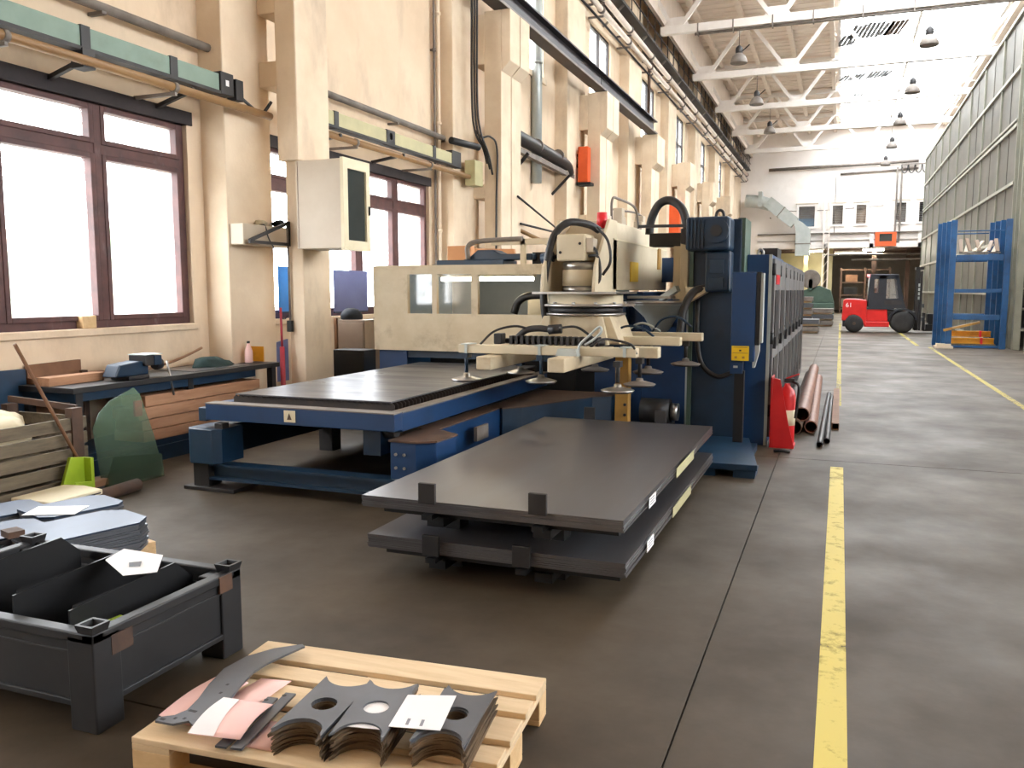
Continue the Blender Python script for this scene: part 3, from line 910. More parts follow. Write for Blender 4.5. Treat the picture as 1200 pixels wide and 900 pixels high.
for y0, y1, lab in ((1.5, 7.9, 'grey conduit on the wall above the green busbar'), (8.8, 13.9, 'grey conduit on the wall above the cream busbar')):
    t = T('wall_conduit', lab, 'conduit', (-6.48, (y0 + y1) / 2, 4.2))
    MB().cyl((-6.48, y0, 4.2), (-6.48, y1, 4.2), 0.045, n=10).build('pipe', 'grey_pipe', t)
    for y in (y0 + 1, y0 + 3, y0 + 4.7):
        MB().box(-6.62, -6.44, y, y + 0.05, 4.13, 4.16).build('bracket', 'grey_pipe', t)
t = T('cable_bunch', 'black cables hanging down in front of the twin crane column', 'cable', (-6.15, 13.9, 3.5))
for i in range(3):
    o = i * 0.05
    MB().tube([(-6.12 + o, 13.95, 9.0), (-6.13 + o, 13.93, 6.5), (-6.12 + o, 13.9, 4.9), (-6.08 + o, 13.95, 4.35), (-6.0 + o, 14.1, 4.1 - o), (-5.98 + o, 14.25, 3.85 - 2 * o)], 0.02, 8).build('cable', 'rubber', t)
MB().tube([(-6.1, 13.95, 4.4), (-6.0, 14.05, 4.28), (-5.9, 14.2, 4.3), (-5.82, 14.32, 4.1), (-5.84, 14.33, 3.2), (-5.85, 14.33, 2.2)], 0.018, 8).build('cable', 'rubber', t)
tag(MB().cyl((-6.2, 13.2, 4.1), (-6.0, 13.9, 4.08), 0.06, n=12).build('cable_gland_tube', 'black'), 'short black tube at the end of the grey conduit', 'tube')
# things on the wall past the twin column
t = T('insulated_pipe', 'dark lagged pipe on brackets between the crane columns', 'pipe', (-6.35, 18.5, 4.6))
MB().tube([(-6.35, 15.6, 4.78), (-6.35, 17.2, 4.74), (-6.35, 18.6, 4.7), (-6.35, 20.0, 4.62), (-6.35, 20.3, 4.45)], 0.14, 12).build('lagging', 'rubber', t)
for y in (16.4, 17.9, 19.4):
    MB().cyl((-6.35, y, 4.75), (-6.35, y + 0.08, 4.74), 0.155, n=12).build('band', 'grey_pipe', t)
MB().bar((-6.35, 15.5, 4.52), (-6.35, 20.6, 4.4), 0.12, 0.1).build('tray', 'grey_pipe', t)
MB().bar((-6.62, 19.8, 3.9), (-6.2, 19.9, 4.35), 0.06, 0.06).build('bracket', 'dark_steel', t)
MB().bar((-6.62, 17.0, 4.0), (-6.2, 17.0, 4.45), 0.06, 0.06).build('bracket', 'dark_steel', t)
t = T('switch_box', 'orange red switch box hung inside the third column frame', 'switch box', (-6.1, 20.9, 4.3))
MB().box(-6.24, -5.98, 20.7, 20.96, 4.28, 5.15).build('casing', 'orange', t, 0.02)
MB().box(-6.56, -6.24, 20.8, 20.86, 4.92, 4.99).build('arm', 'dark_steel', t)
MB().box(-6.26, -5.9, 20.66, 20.98, 4.2, 4.27).build('shelf', 'dark_steel', t)
MB().cyl((-6.26, 20.83, 4.7), (-6.31, 20.83, 4.7), 0.05, n=10).build('knob', 'black', t)
t = T('switch_box', 'small orange switch box seen through the black hose loop', 'switch box', (-6.1, 33.4, 4.0))
MB().box(-6.3, -5.9, 33.15, 33.45, 3.75, 5.05).build('casing', 'orange', t, 0.02)
MB().box(-6.6, -6.3, 33.3, 33.36, 4.82, 4.9).build('arm', 'dark_steel', t)
for p, q, r, m_, lab in (((-6.2, 15.3, 2.95), (-6.3, 21.0, 2.4), 0.045, 'yellow_pipe', 'ochre pipe sloping behind the twin column'), ((-5.7, 15.2, 2.85), (-6.2, 20.9, 2.9), 0.022, 'dark_steel', 'thin dark rod running from the twin column'), ((-5.72, 15.1, 3.35), (-6.25, 20.6, 2.75), 0.02, 'dark_steel', 'thin dark rod falling behind the ochre pipe')):
    tag(MB().cyl(p, q, r, n=8).build('wall_rod', m_), lab, 'rod')

# outside: ground, hedge, parked car, low building
tag(B(-60, -7.1, -20, 80, -0.6, -0.3).build('ground', 'ground_out', loc=(0, 0, -0.6)), 'pale ground of the yard outside the windows', 'ground', kind='structure')
t = T('parked_car', 'grey car parked outside the left window', 'car', (-17, 16.9, -0.3))
MB().prism([(14.8, 0.0), (19.0, 0.0), (19.0, 0.55), (18.4, 0.65), (17.7, 1.15), (16.0, 1.15), (15.3, 0.62), (14.8, 0.5)], -17.8, -16.1, 'x').build('body', 'car_grey', t, 0.05)
MB().prism([(15.55, 0.68), (18.15, 0.68), (17.6, 1.08), (16.1, 1.08)], -17.82, -16.08, 'x').build('windows', 'black', t)
for y in (15.6, 18.2):
    MB().cyl((-16.3, y, 0.02), (-16.08, y, 0.02), 0.32, n=16).build('wheel', 'tyre', t)
t = T('yard_building', 'low pale building beyond the parked car', 'building', (-34, 20, -0.3))
MB().box(-38, -34, 6, 40, -0.3, 3.0).build('wall', 'grey_box', t)
MB().prism([(-39, 3.0), (-33.4, 3.0), (-36, 4.4)], 5.5, 40.5, 'y').build('roof', 'locker', t)
for i, (x, y, s_, lab) in enumerate(((-24, 17.5, 1.3, 'green bush outside the left pane of the big window'), (-26, 29, 2.4, 'green tree outside seen through the right pane'))):
    t = T('yard_tree', lab, 'tree', (x, y, -0.3))
    MB().cyl((x, y, -0.3), (x, y, 0.6 + s_ * 0.7), 0.12, 0.08).build('trunk', 'brown_wood', t)
    MB().blob((x, y, 0.4 + s_ * 1.1), s_, i, 0.35, 18, 12, (1.2, 1.2, 0.9)).build('crown', 'leaf', t)

# ================================================================== PALLET CHANGER
pc = T('pallet_changer', 'blue steel pallet changer frame with slatted bed before the beige machine', 'machine', (-3.9, 7.0, 0))
MB().prism([(-4.88, 5.36), (-4.82, 5.3), (-4.6, 5.3), (-4.55, 5.36), (-4.55, 5.62), (-4.88, 5.62)], 0.22, 0.5, 'z').build('corner_box', 'blue_worn', pc, 0.006)
MB().box(-4.86, -4.64, 5.62, 8.85, 0.26, 0.5).build('side_rail', 'deep_blue', pc, 0.006)
MB().box(-4.62, -4.54, 5.36, 5.44, 0.5, 0.545).build('stop_block', 'dark_steel', pc, 0.004)
MB().box(-4.83, -4.68, 5.34, 5.5, 0, 0.22).build('leg', 'dark_steel', pc, 0.004)
MB().box(-4.9, -4.4, 5.3, 5.6, 0, 0.03).build('foot_plate', 'dark_steel', pc, 0.004)
for y in (7.2, 8.7):
    MB().box(-4.83, -4.68, y - 0.08, y + 0.08, 0, 0.26).build('leg', 'dark_steel', pc)
cb = MB().ibeam((-4.68, 5.42, 0.15), (-2.95, 5.42, 0.15), 0.14, 0.13, 0.02).build('cross_beam', 'deep_blue', pc)
MB().prism([(-3.05, 5.4), (-2.84, 5.4), (-2.72, 5.5), (-2.70, 5.8), (-2.97, 5.98), (-3.05, 5.98)], 0.1, 0.49, 'z').build('corner_box', 'blue', pc, 0.006)
MB().prism([(-3.06, 5.39), (-2.83, 5.39), (-2.71, 5.49), (-2.69, 5.81), (-2.96, 5.99), (-3.06, 5.99)], 0.49, 0.505, 'z').build('rusty_cap', 'rust', pc)
for z in (0.3, 0.4):
    for x in (-3.0, -2.93):
        MB().cyl((x, 5.395, z), (x, 5.385, z), 0.012, n=8).build('bolt', 'chrome', pc)
MB().box(-3.12, -2.95, 5.98, 7.4, 0.1, 0.49).build('side_rail', 'blue', pc, 0.006)
MB().box(-3.12, -2.94, 5.98, 7.4, 0.49, 0.5).build('rusty_cap', 'rust', pc)
MB().prism([(-3.1, 7.4), (-2.92, 7.3), (-2.78, 7.45), (-2.37, 8.45), (-2.2, 8.6), (-2.2, 8.85), (-3.1, 8.85)], 0.08, 0.49, 'z').build('drive_housing', 'deep_blue', pc, 0.006)
MB().prism([(-3.1, 7.4), (-2.915, 7.29), (-2.77, 7.44), (-2.36, 8.45), (-2.19, 8.6), (-2.19, 8.85), (-3.1, 8.85)], 0.49, 0.5, 'z').build('rusty_cap', 'rust', pc)
MB().box(-2.86, -2.83, 6.5, 6.75, 0.32, 0.44).build('hinge_plate', 'grey_pipe', pc)
# pallet carried by the changer
MB().box(-4.72, -3.0, 5.38, 5.5, 0.565, 0.695).build('end_beam', 'blue', pc, 0.006)
MB().box(-4.72, -3.0, 5.375, 5.505, 0.695, 0.703).build('worn_edge', 'grey_pipe', pc)
MB().box(-4.8, -4.72, 5.39, 5.5, 0.55, 0.66).build('roller_box', 'blue_worn', pc, 0.006)
MB().box(-3.1, -3.0, 5.5, 8.85, 0.55, 0.69).build('side_beam', 'blue', pc, 0.006)
MB().box(-3.1, -2.995, 5.5, 8.85, 0.69, 0.7).build('worn_edge', 'grey_pipe', pc)
MB().box(-4.74, -4.64, 5.5, 8.85, 0.55, 0.69).build('side_beam', 'blue', pc, 0.006)
MB().box(-3.35, -3.2, 5.52, 5.7, 0.35, 0.57).build('wheel_bracket', 'deep_blue', pc)
MB().cyl((-3.22, 5.6, 0.53), (-3.1, 5.6, 0.53), 0.05, n=12).build('wheel', 'dark_steel', pc)
lp = MB().box(-3.96, -3.86, 5.372, 5.38, 0.59, 0.68).build('name_plate', 'cream', pc)
MB().prism([(-3.93, 0.61), (-3.89, 0.61), (-3.91, 0.66)], 5.368, 5.372, 'y').build('mark', 'rust', lp)
tooth = []
for k in range(61):
    x = -4.63 + 1.5 * k / 60
    tooth += [(x, 0.745 if k % 2 else 0.725)]
for k in range(54):
    y = 5.62 + 0.06 * k
    if k == 0:
        sl0 = MB().prism([(-4.63, 0.62)] + [(-3.13, 0.62)] + [(x, z) for x, z in reversed(tooth)], y - 0.003, y + 0.003, 'y').build('support_slat', 'slat', pc)
    else:
        c = sl0.copy()
        C.objects.link(c)
        c.location = (0, y - 5.62, 0)
        c.parent = pc
MB().box(-4.62, -3.14, 5.6, 8.83, 0.60, 0.64).build('slat_tray', 'slat', pc)
tag(B(-4.6, -3.15, 5.6, 8.9, 0.746, 0.757).build('steel_sheet', 'bedsheet', loc=(-3.9, 7.2, 0.746)), 'scaled steel sheet lying on the slatted bed of the pallet changer', 'sheet')

# ================================================================== LASER MACHINE BODY
lm = T('laser_machine', 'beige guarded laser cutting machine on a blue base behind the bed', 'machine', (-3.6, 10.4, 0))
fp = panel_wall('y', 8.9, 8.96, -5.22, -2.6, 0.89, 1.885, [(-4.76, -4.44, 1.325, 1.785), (-4.38, -3.94, 1.325, 1.785), (-3.86, -3.05, 1.325, 1.775)]).build('front_guard', 'beige_dirty', lm)
for i, (a, b) in enumerate(((-4.76, -4.44), (-4.38, -3.94))):
    MB().ngon([(a, 8.93, 1.325), (b, 8.93, 1.325), (b, 8.93, 1.785), (a, 8.93, 1.785)]).build('guard_pane', 'clearglass', lm)
MB().box(-5.22, -5.16, 8.96, 12.0, 0.89, 1.885).build('side_guard', 'beige', lm)
MB().box(-5.22, -2.6, 8.96, 12.0, 1.84, 1.89).build('roof_edge', 'beige', lm)
rw = MB().box(-5.16, -2.6, 11.0, 11.06, 0.89, 1.84).build('rear_wall', 'inside', lm)
MB().box(-5.155, -5.14, 9.0, 10.95, 1.0, 1.82).build('inner_panel', 'bluepanel', lm)
MB().box(-3.55, -2.9, 9.7, 10.3, 1.15, 1.56).build('laser_head_cover', 'beige', lm, 0.02)
MB().cyl((-4.6, 9.5, 1.735), (-3.4, 9.5, 1.735), 0.026, n=10).build('lit_tube', 'guard_tube', lm)
MB().box(-4.62, -3.38, 9.44, 9.56, 1.765, 1.84).build('tube_housing', 'beige', lm)
MB().tube([(-3.55, 9.25, 1.33), (-3.5, 9.25, 1.46), (-3.38, 9.25, 1.53), (-3.2, 9.25, 1.54), (-3.02, 9.25, 1.54)], 0.045, 10).build('cable_chain', 'rubber', lm)
MB().box(-3.1, -2.75, 9.1, 9.35, 1.36, 1.56).build('drive_motor', 'black', lm, 0.02)
MB().box(-3.12, -2.76, 9.12, 9.33, 1.57, 1.6).build('motor_plate', 'grey_pipe', lm)
for x in (-3.05, -2.95, -2.84):
    MB().cyl((x, 9.2, 1.6), (x, 9.2, 1.67), 0.02, n=8).build('connector', 'dark_steel', lm)
MB().box(-5.2, -4.82, 8.98, 12, 0, 0.88).build('base_pedestal', 'blue', lm, 0.006)
MB().box(-4.82, -2.9, 9.6, 12, 0, 0.88).build('base_recess', 'tray', lm)
MB().box(-4.82, -2.9, 9.0, 9.05, 0.8, 0.89).build('cross_rail', 'deep_blue', lm)
MB().box(-2.6, -2.05, 9.35, 12.5, 0.1, 1.58).build('body_block', 'blue', lm, 0.01)
MB().box(-2.05, -1.4, 9.35, 12.5, 0.08, 1.5).build('body_block', 'blue', lm, 0.01)
MB().box(-2.05, -1.45, 11.2, 12.5, 1.5, 2.05).build('body_block', 'blue', lm, 0.01)
MB().box(-2.62, -1.38, 9.3, 9.36, 0.0, 0.12).build('plinth', 'deep_blue', lm)
MB().box(-1.56, -1.53, 9.33, 9.35, 0.1, 1.48).build('door_edge', 'galv', lm)
MB().box(-2.55, -2.2, 9.2, 9.35, 0.9, 1.5).build('service_box', 'deep_blue', lm, 0.01)
# frame above the guard
for x in (-3.5, -2.75):
    MB().box(x - 0.03, x + 0.03, 9.4, 9.46, 1.89, 2.2).build('top_post', 'beige', lm)
MB().box(-3.9, -2.7, 9.4, 9.46, 2.13, 2.2).build('top_rail', 'beige', lm)
MB().box(-3.2, -2.6, 9.2, 9.9, 1.89, 1.94).build('top_tray', 'beige', lm)
MB().box(-3.45, -3.25, 9.6, 9.8, 1.89, 2.05).build('valve_box', 'black', lm)
MB().tube([(-3.3, 9.7, 1.9), (-3.3, 9.7, 2.05), (-3.22, 9.7, 2.1), (-3.16, 9.7, 2.04), (-3.16, 9.7, 1.92)], 0.015).build('pipe_loop', 'grey_pipe', lm)

# things on top of the guard
t = T('blue_conveyor_part', 'dark blue machine part lying on top of the beige guard', 'machine part', (-4.1, 9.6, 1.89))
MB().box(-4.6, -3.72, 9.35, 9.8, 1.89, 1.96).build('plate', 'blue_worn', t, 0.01)
MB().prism([(-4.3, 1.96), (-3.4, 1.96), (-3.4, 2.03), (-3.8, 2.03), (-3.9, 2.08), (-4.1, 2.08), (-4.2, 2.0)], 9.45, 9.75, 'y').build('housing', 'deep_blue', t, 0.01)
MB().tube([(-4.2, 9.4, 1.97), (-4.2, 9.4, 2.12), (-4.05, 9.4, 2.18), (-3.5, 9.4, 2.2)], 0.03).build('pipe', 'grey_pipe', t)
tag(B(-5.05, -4.7, 10.6, 10.75, 1.89, 2.2).build('cardboard_box', 'card', bevel=0.01), 'flat brown cardboard box standing on the beige guard by the window', 'box')
tag(MB().prism([(-5.12, 1.895), (-4.3, 1.895), (-4.34, 2.18), (-5.1, 2.2)], 11.3, 11.36, 'y').build('cardboard_sheet', 'card'), 'brown cardboard sheet leaning below the second window', 'cardboard')

# ================================================================== LIFTING ARM (boom, head, vacuum frame)
la = T('lifting_boom', 'beige lifting boom with rotary head, yellow label on its side', 'machine', (-2.3, 9.0, 1.6))
MB().prism([(-2.62, 1.6), (-2.09, 1.6), (-2.09, 2.1), (-2.125, 2.28), (-2.5, 2.28), (-2.62, 2.1)], 8.15, 10.9, 'y').build('boom', 'beige', la, 0.008)
MB().box(-2.088, -2.082, 8.15, 10.9, 2.09, 2.105).build('edge_trim', 'cream', la)
MB().box(-2.09, -2.082, 8.88, 9.24, 1.69, 1.9).build('yellow_label', 'yellow', la)
MB().box(-2.09, -2.075, 10.3, 10.45, 1.85, 2.1).build('slot', 'ochre', la)
for x in (-2.62, -2.12):
    MB().prism([(7.5, 1.58), (8.3, 1.58), (8.3, 2.28), (8.02, 2.28), (7.55, 1.82)], x, x + 0.03, 'x').build('gusset', 'beige', la, 0.004)
MB().box(-2.5, -2.22, 7.62, 7.95, 1.87, 2.12).build('motor', 'beige', la, 0.02)
for x, z in ((-2.46, 1.95), (-2.27, 2.03)):
    MB().cyl((x, 7.625, z), (x, 7.612, z), 0.014, n=8).build('bolt', 'dark_steel', la)
MB().box(-2.22, -2.15, 7.64, 7.8, 1.95, 2.08).build('connector_box', 'grey_box', la, 0.008)
MB().lathe((-2.32, 7.8, 0), [(0.165, 1.585), (0.165, 1.62), (0.155, 1.63), (0.155, 1.8), (0.165, 1.81), (0.165, 1.86)], 24).build('gear_drum', 'chrome', la)
MB().lathe((-2.32, 7.8, 0), [(0.168, 1.64), (0.168, 1.79)], 24).build('drum_cover', 'beige', la)
MB().box(-2.68, -1.88, 7.45, 8.3, 1.565, 1.585).build('head_plate', 'chrome', la)
MB().lathe((-2.28, 7.85, 0), [(0.37, 1.47), (0.36, 1.48), (0.36, 1.56)], 28).build('slew_ring', 'beige', la)
rg = MB().lathe((-2.28, 7.85, 0), [(0.40, 1.445), (0.41, 1.45), (0.41, 1.468), (0.38, 1.472)], 28).build('ring_flange', 'chrome', la)
for k in range(12):
    a = 2 * PI * k / 12
    MB().cyl((-2.28 + 0.39 * math.cos(a), 7.85 + 0.39 * math.sin(a), 1.468), (-2.28 + 0.39 * math.cos(a), 7.85 + 0.39 * math.sin(a), 1.49), 0.016, n=6).build('bolt', 'chrome', rg)
MB().lathe((-2.28, 7.85, 0), [(0.35, 1.39), (0.36, 1.395), (0.36, 1.44)], 28).build('ring_gap', 'dark_steel', la)
MB().lathe((-2.28, 7.85, 0), [(0.38, 1.365), (0.39, 1.37), (0.39, 1.385)], 28).build('ring_flange', 'chrome', la)
MB().box(-1.95, -1.78, 7.75, 7.8, 1.45, 1.475).build('side_bar', 'chrome', la)
MB().cyl((-2.7, 7.78, 1.9), (-2.58, 7.78, 1.92), 0.05, n=12).build('lamp_head', 'deep_blue', la)
MB().tube([(-2.6, 7.78, 1.9), (-2.52, 7.75, 1.93), (-2.45, 7.7, 1.96)], 0.018, 8).build('stalk', 'dark_steel', la)
MB().box(-2.24, -2.15, 8.15, 8.3, 2.28, 2.33).build('beacon_base', 'grey_box', la)
MB().cyl((-2.19, 8.1, 2.2), (-2.19, 8.1, 2.35), 0.055, 0.05, n=14).build('beacon', 'beacon', la)
for pts in ([(-2.2, 7.68, 2.02), (-2.12, 7.66, 1.95), (-2.1, 7.66, 1.75), (-2.14, 7.66, 1.62)], [(-2.2, 7.68, 1.92), (-2.1, 7.64, 1.9), (-2.08, 7.63, 1.7), (-2.16, 7.64, 1.62)], [(-2.13, 7.7, 2.18), (-2.02, 7.68, 2.05), (-1.99, 7.66, 1.86), (-2.06, 7.66, 1.74)]):
    MB().tube(pts, 0.014, 8).build('cable', 'rubber', la)
MB().tube([(-2.18, 7.95, 2.17), (-2.26, 7.85, 2.22), (-2.42, 7.72, 2.23), (-2.54, 7.66, 2.1), (-2.6, 7.64, 1.85), (-2.63, 7.64, 1.6), (-2.62, 7.66, 1.36), (-2.58, 7.74, 1.18), (-2.54, 7.8, 1.12)], 0.036, 12).build('hose', 'rubber', la)
# junction on top of the boom
for x, y, h in ((-2.3, 9.2, 0.2), (-2.38, 9.6, 0.14), (-2.28, 10.1, 0.12), (-2.35, 10.5, 0.22)):
    MB().box(x - 0.05, x + 0.05, y - 0.06, y + 0.06, 2.29, 2.29 + h).build('valve', 'grey_box', la, 0.006)
MB().tube([(-2.3, 8.9, 2.29), (-2.3, 8.9, 2.55), (-2.28, 9.1, 2.58), (-2.28, 9.9, 2.55), (-2.27, 10.05, 2.3)], 0.014, 8).build('pipe', 'grey_pipe', la)
MB().tube([(-2.36, 9.2, 2.48), (-2.36, 10.2, 2.53), (-2.36, 10.6, 2.52)], 0.012, 8).build('pipe', 'grey_pipe', la)
# boom carriage towards the mast
MB().box(-1.66, -1.5, 9.02, 9.25, 1.5, 2.06).build('carriage', 'beige', la, 0.01)
MB().box(-1.54, -1.46, 8.75, 9.28, 1.48, 2.1).build('carriage_plate', 'beige', la, 0.006)
MB().box(-2.1, -1.45, 10.6, 10.9, 1.7, 2.0).build('carriage_neck', 'blue', la)
MB().box(-1.62, -1.5, 9.2, 10.9, 1.7, 1.95).build('carriage_arm', 'deep_blue', la)
MB().box(-1.92, -1.5, 9.02, 9.26, 2.06, 2.2).build('cable_box', 'black', la, 0.008)
MB().bar((-2.05, 9.1, 2.28), (-1.48, 9.0, 2.27), 0.05, 0.03).build('cable_tray', 'black', la)
MB().tube([(-1.97, 9.25, 2.2), (-1.95, 9.25, 2.36), (-1.87, 9.25, 2.52), (-1.75, 9.25, 2.56), (-1.62, 9.22, 2.47), (-1.56, 9.2, 2.3), (-1.56, 9.18, 2.18), (-1.66, 9.18, 2.1)], 0.046, 12).build('hose', 'rubber', la)

# vacuum frame under the head
vf = T('suction_lifter', 'beige suction cup frame hanging below the rotary head', 'vacuum lifter', (-2.3, 7.6, 1.0))
MB().prism([(-2.6, 1.36), (-1.96, 1.36), (-1.86, 1.11), (-2.72, 1.11)], 7.55, 8.15, 'y').build('pedestal', 'beige_dirty', vf, 0.006)
for x in (-2.55, -2.05):
    MB().prism([(x, 1.36), (x + 0.03, 1.36), (x + (0.0 if x < -2.3 else 0.09), 1.1), (x - (0.09 if x < -2.3 else 0.0), 1.1)], 7.5, 7.56, 'y').build('rib', 'beige', vf)
MB().box(-3.3, -1.62, 7.15, 7.27, 1.02, 1.1).build('cross_tube', 'beige', vf, 0.008)
MB().box(-2.75, -1.35, 7.75, 7.87, 1.09, 1.17).build('cross_tube', 'beige', vf, 0.008)
MB().box(-2.5, -1.22, 8.2, 8.32, 1.11, 1.19).build('cross_tube', 'beige', vf, 0.008)
MB().box(-1.78, -1.5, 7.5, 7.64, 0.99, 1.09).build('end_block', 'beige', vf, 0.008)
MB().box(-2.28, -2.13, 6.72, 8.4, 0.91, 1.03).build('long_tube', 'beige_dirty', vf, 0.01)
MB().box(-3.02, -2.88, 6.92, 8.4, 0.89, 1.01).build('long_tube', 'beige_dirty', vf, 0.01)
MB().box(-3.02, -2.1, 7.5, 7.62, 1.02, 1.1).build('cross_tube', 'beige', vf, 0.008)
MB().cyl((-2.9, 7.35, 1.13), (-1.95, 7.35, 1.13), 0.025, n=8).build('manifold', 'dark_steel', vf)
for k in range(16):
    x = -2.85 + 0.055 * k
    MB().box(x, x + 0.028, 7.3, 7.4, 1.1, 1.18).build('valve', 'dark_steel', vf)
MB().box(-3.0, -2.92, 7.28, 7.4, 1.1, 1.2).build('manifold_cap', 'black', vf, 0.01)
MB().tube([(-2.8, 7.35, 1.15), (-2.7, 7.35, 1.23), (-2.58, 7.35, 1.25), (-2.45, 7.35, 1.24)], 0.03, 8).build('elbow', 'dark_steel', vf)
MB().cyl((-2.48, 7.35, 1.24), (-2.36, 7.36, 1.25), 0.045, n=10).build('coupling', 'black', vf)
for pts, m_ in (([(-3.1, 7.2, 1.1), (-2.98, 7.25, 1.22), (-2.8, 7.3, 1.27), (-2.66, 7.35, 1.24)], 'rubber'), ([(-2.36, 7.3, 1.26), (-2.2, 7.3, 1.27), (-2.05, 7.3, 1.18)], 'rubber'),
              ([(-2.14, 7.15, 1.0), (-2.12, 7.14, 1.12), (-2.02, 7.15, 1.22), (-1.95, 7.15, 1.28), (-1.93, 7.15, 1.24), (-2.0, 7.15, 1.17), (-2.08, 7.16, 1.12)], 'galv'), ([(-2.04, 7.2, 1.1), (-1.93, 7.15, 1.17), (-1.8, 7.12, 1.17), (-1.66, 7.15, 1.13), (-1.62, 7.17, 1.05)], 'rubber'),
              ([(-1.95, 8.2, 1.2), (-1.85, 8.2, 1.27), (-1.75, 8.2, 1.27), (-1.62, 8.2, 1.2)], 'galv'), ([(-1.7, 8.2, 1.2), (-1.6, 8.2, 1.32), (-1.45, 8.2, 1.34), (-1.32, 8.2, 1.25)], 'deep_blue'), ([(-2.0, 7.8, 1.18), (-1.88, 7.8, 1.26), (-1.72, 7.8, 1.25), (-1.6, 7.8, 1.17)], 'deep_blue')):
    MB().tube(pts, 0.012, 6).build('air_hose', m_, vf)
MB().prism([(-2.3, 1.03), (-2.1, 1.03), (-2.12, 1.09), (-2.28, 1.09)], 7.0, 7.1, 'y').build('clamp', 'galv', vf)
cups = [(-3.24, 7.2, 0.765, 1.02), (-2.96, 7.9, 0.775, 0.9), (-2.5, 7.2, 0.775, 1.02), (-2.3, 8.3, 0.79, 0.92), (-1.74, 7.0, 0.745, 1.0), (-1.64, 7.4, 0.76, 1.0), (-1.66, 7.85, 0.83, 1.09), (-1.38, 8.26, 0.88, 1.11)]
cm = None
for i, (x, y, z, zt) in enumerate(cups):
    r_ = 0.14
    cpm = MB().lathe((x, y, z), [(r_, 0), (r_ + 0.005, 0.008), (r_ - 0.012, 0.014), (0.07, 0.03), (0.035, 0.038), (0.03, 0.06)], 22).build('suction_cup', 'chrome' if i in (0, 1, 2, 4) else 'grey_pipe', vf)
    MB().lathe((x, y, z - 0.012), [(r_ - 0.012, 0), (r_ - 0.005, 0.012)], 22).build('lip', 'rubber', cpm)
    MB().cyl((x, y, z + 0.07), (x, y, zt), 0.018, n=8).build('stem', 'blue_worn' if i < 3 else 'dark_steel', vf)
    MB().box(x - 0.03, x + 0.03, y - 0.05, y + 0.05, zt - 0.05, zt).build('cup_bracket', 'deep_blue' if i < 3 else 'dark_steel', vf)
for x in (-3.22, -2.5, -1.72):
    MB().box(x - 0.045, x + 0.045, 7.13, 7.29, 1.1, 1.108).build('clamp_plate', 'galv', vf)
    MB().box(x - 0.012, x + 0.012, 7.138, 7.15, 1.02, 1.1).build('clamp_bolt', 'galv', vf)

# yellow stop post and pump by the frame
t = T('stop_post', 'yellow steel post standing behind the stacked sheets', 'post', (-1.93, 8.0, 0))
MB().box(-2.0, -1.87, 7.94, 8.06, 0.02, 0.98).build('post', 'ochre', t, 0.006)
MB().box(-2.08, -1.8, 7.88, 8.12, 0, 0.02).build('foot', 'dark_steel', t)
for z in (0.4, 0.5):
    MB().cyl((-1.9, 7.94, z), (-1.9, 7.93, z), 0.015, n=8).build('hole', 'black', t)
t = T('vacuum_pump', 'dark motor pump between the yellow post and the blue machine wall', 'pump', (-1.72, 8.6, 0))
MB().cyl((-1.88, 8.6, 0.36), (-1.58, 8.6, 0.36), 0.13, n=18).build('motor', 'dark_steel', t)
MB().cyl((-1.57, 8.6, 0.36), (-1.5, 8.6, 0.36), 0.09, n=16).build('end_bell', 'chrome', t)
MB().box(-1.86, -1.55, 8.5, 8.7, 0, 0.25).build('stand', 'dark_steel', t)
t = T('cone_hopper', 'pale grey cone hopper under a round plate beside the mast', 'hopper', (-1.74, 8.9, 1.1))
MB().lathe((-1.74, 8.8, 0), [(0.06, 1.16), (0.1, 1.2), (0.17, 1.32), (0.3, 1.44), (0.33, 1.46)], 22).build('cone', 'galv', t)
MB().lathe((-1.74, 8.8, 0), [(0.34, 1.46), (0.35, 1.47), (0.35, 1.49)], 24).build('rim', 'chrome', t)
MB().box(-2.05, -1.6, 8.6, 8.85, 1.515, 1.54).build('shelf_plate', 'chrome', t)
MB().bar((-1.74, 8.8, 1.5), (-1.55, 8.7, 1.62), 0.06, 0.06).build('spout', 'galv', t)
MB().box(-1.78, -1.7, 8.86, 9.3, 1.2, 1.26).build('support_arm', 'deep_blue', t)

# ================================================================== MAST
ms = T('lifter_mast', 'tall dark blue lifter mast with motor on top and yellow sign', 'machine', (-1.15, 8.9, 0))
MB().prism([(-1.12, 7.3), (-0.6, 7.33), (-0.8, 8.7), (-1.25, 8.7)], 0.07, 0.12, 'z').build('base_plate', 'blue_worn', ms, 0.004)
MB().prism([(-1.1, 0.0), (-0.95, 0.0), (-0.95, 0.06), (-0.8, 0.06), (-0.8, 0.0), (-0.62, 0.0), (-0.61, 0.07), (-1.11, 0.07)], 7.34, 7.6, 'y').build('base_lip', 'blue_worn', ms)
MB().box(-1.2, -0.72, 7.6, 8.7, 0.0, 0.07).build('base_skid', 'deep_blue', ms)
MB().box(-1.4, -0.93, 8.7, 9.28, 0.0, 2.3).build('column', 'deep_blue', ms, 0.01)
MB().box(-0.97, -0.90, 8.72, 9.28, 1.0, 2.31).build('side_strip', 'green_machine', ms)
MB().box(-1.43, -1.39, 8.66, 8.72, 0.12, 2.0).build('guide_rail', 'green_machine', ms)
MB().box(-1.42, -1.0, 8.32, 8.7, 1.98, 2.3).build('gearbox', 'deep_blue', ms, 0.03)
MB().cyl((-1.12, 8.33, 2.16), (-1.12, 8.26, 2.16), 0.115, n=20).build('gear_cover', 'deep_blue', ms)
MB().cyl((-1.12, 8.27, 2.16), (-1.12, 8.24, 2.16), 0.055, n=16).build('hub', 'dark_steel', ms)
for k in range(5):
    MB().box(-1.4 + k * 0.035, -1.385 + k * 0.035, 8.3, 8.34, 2.0, 2.28).build('cooling_fin', 'deep_blue', ms)
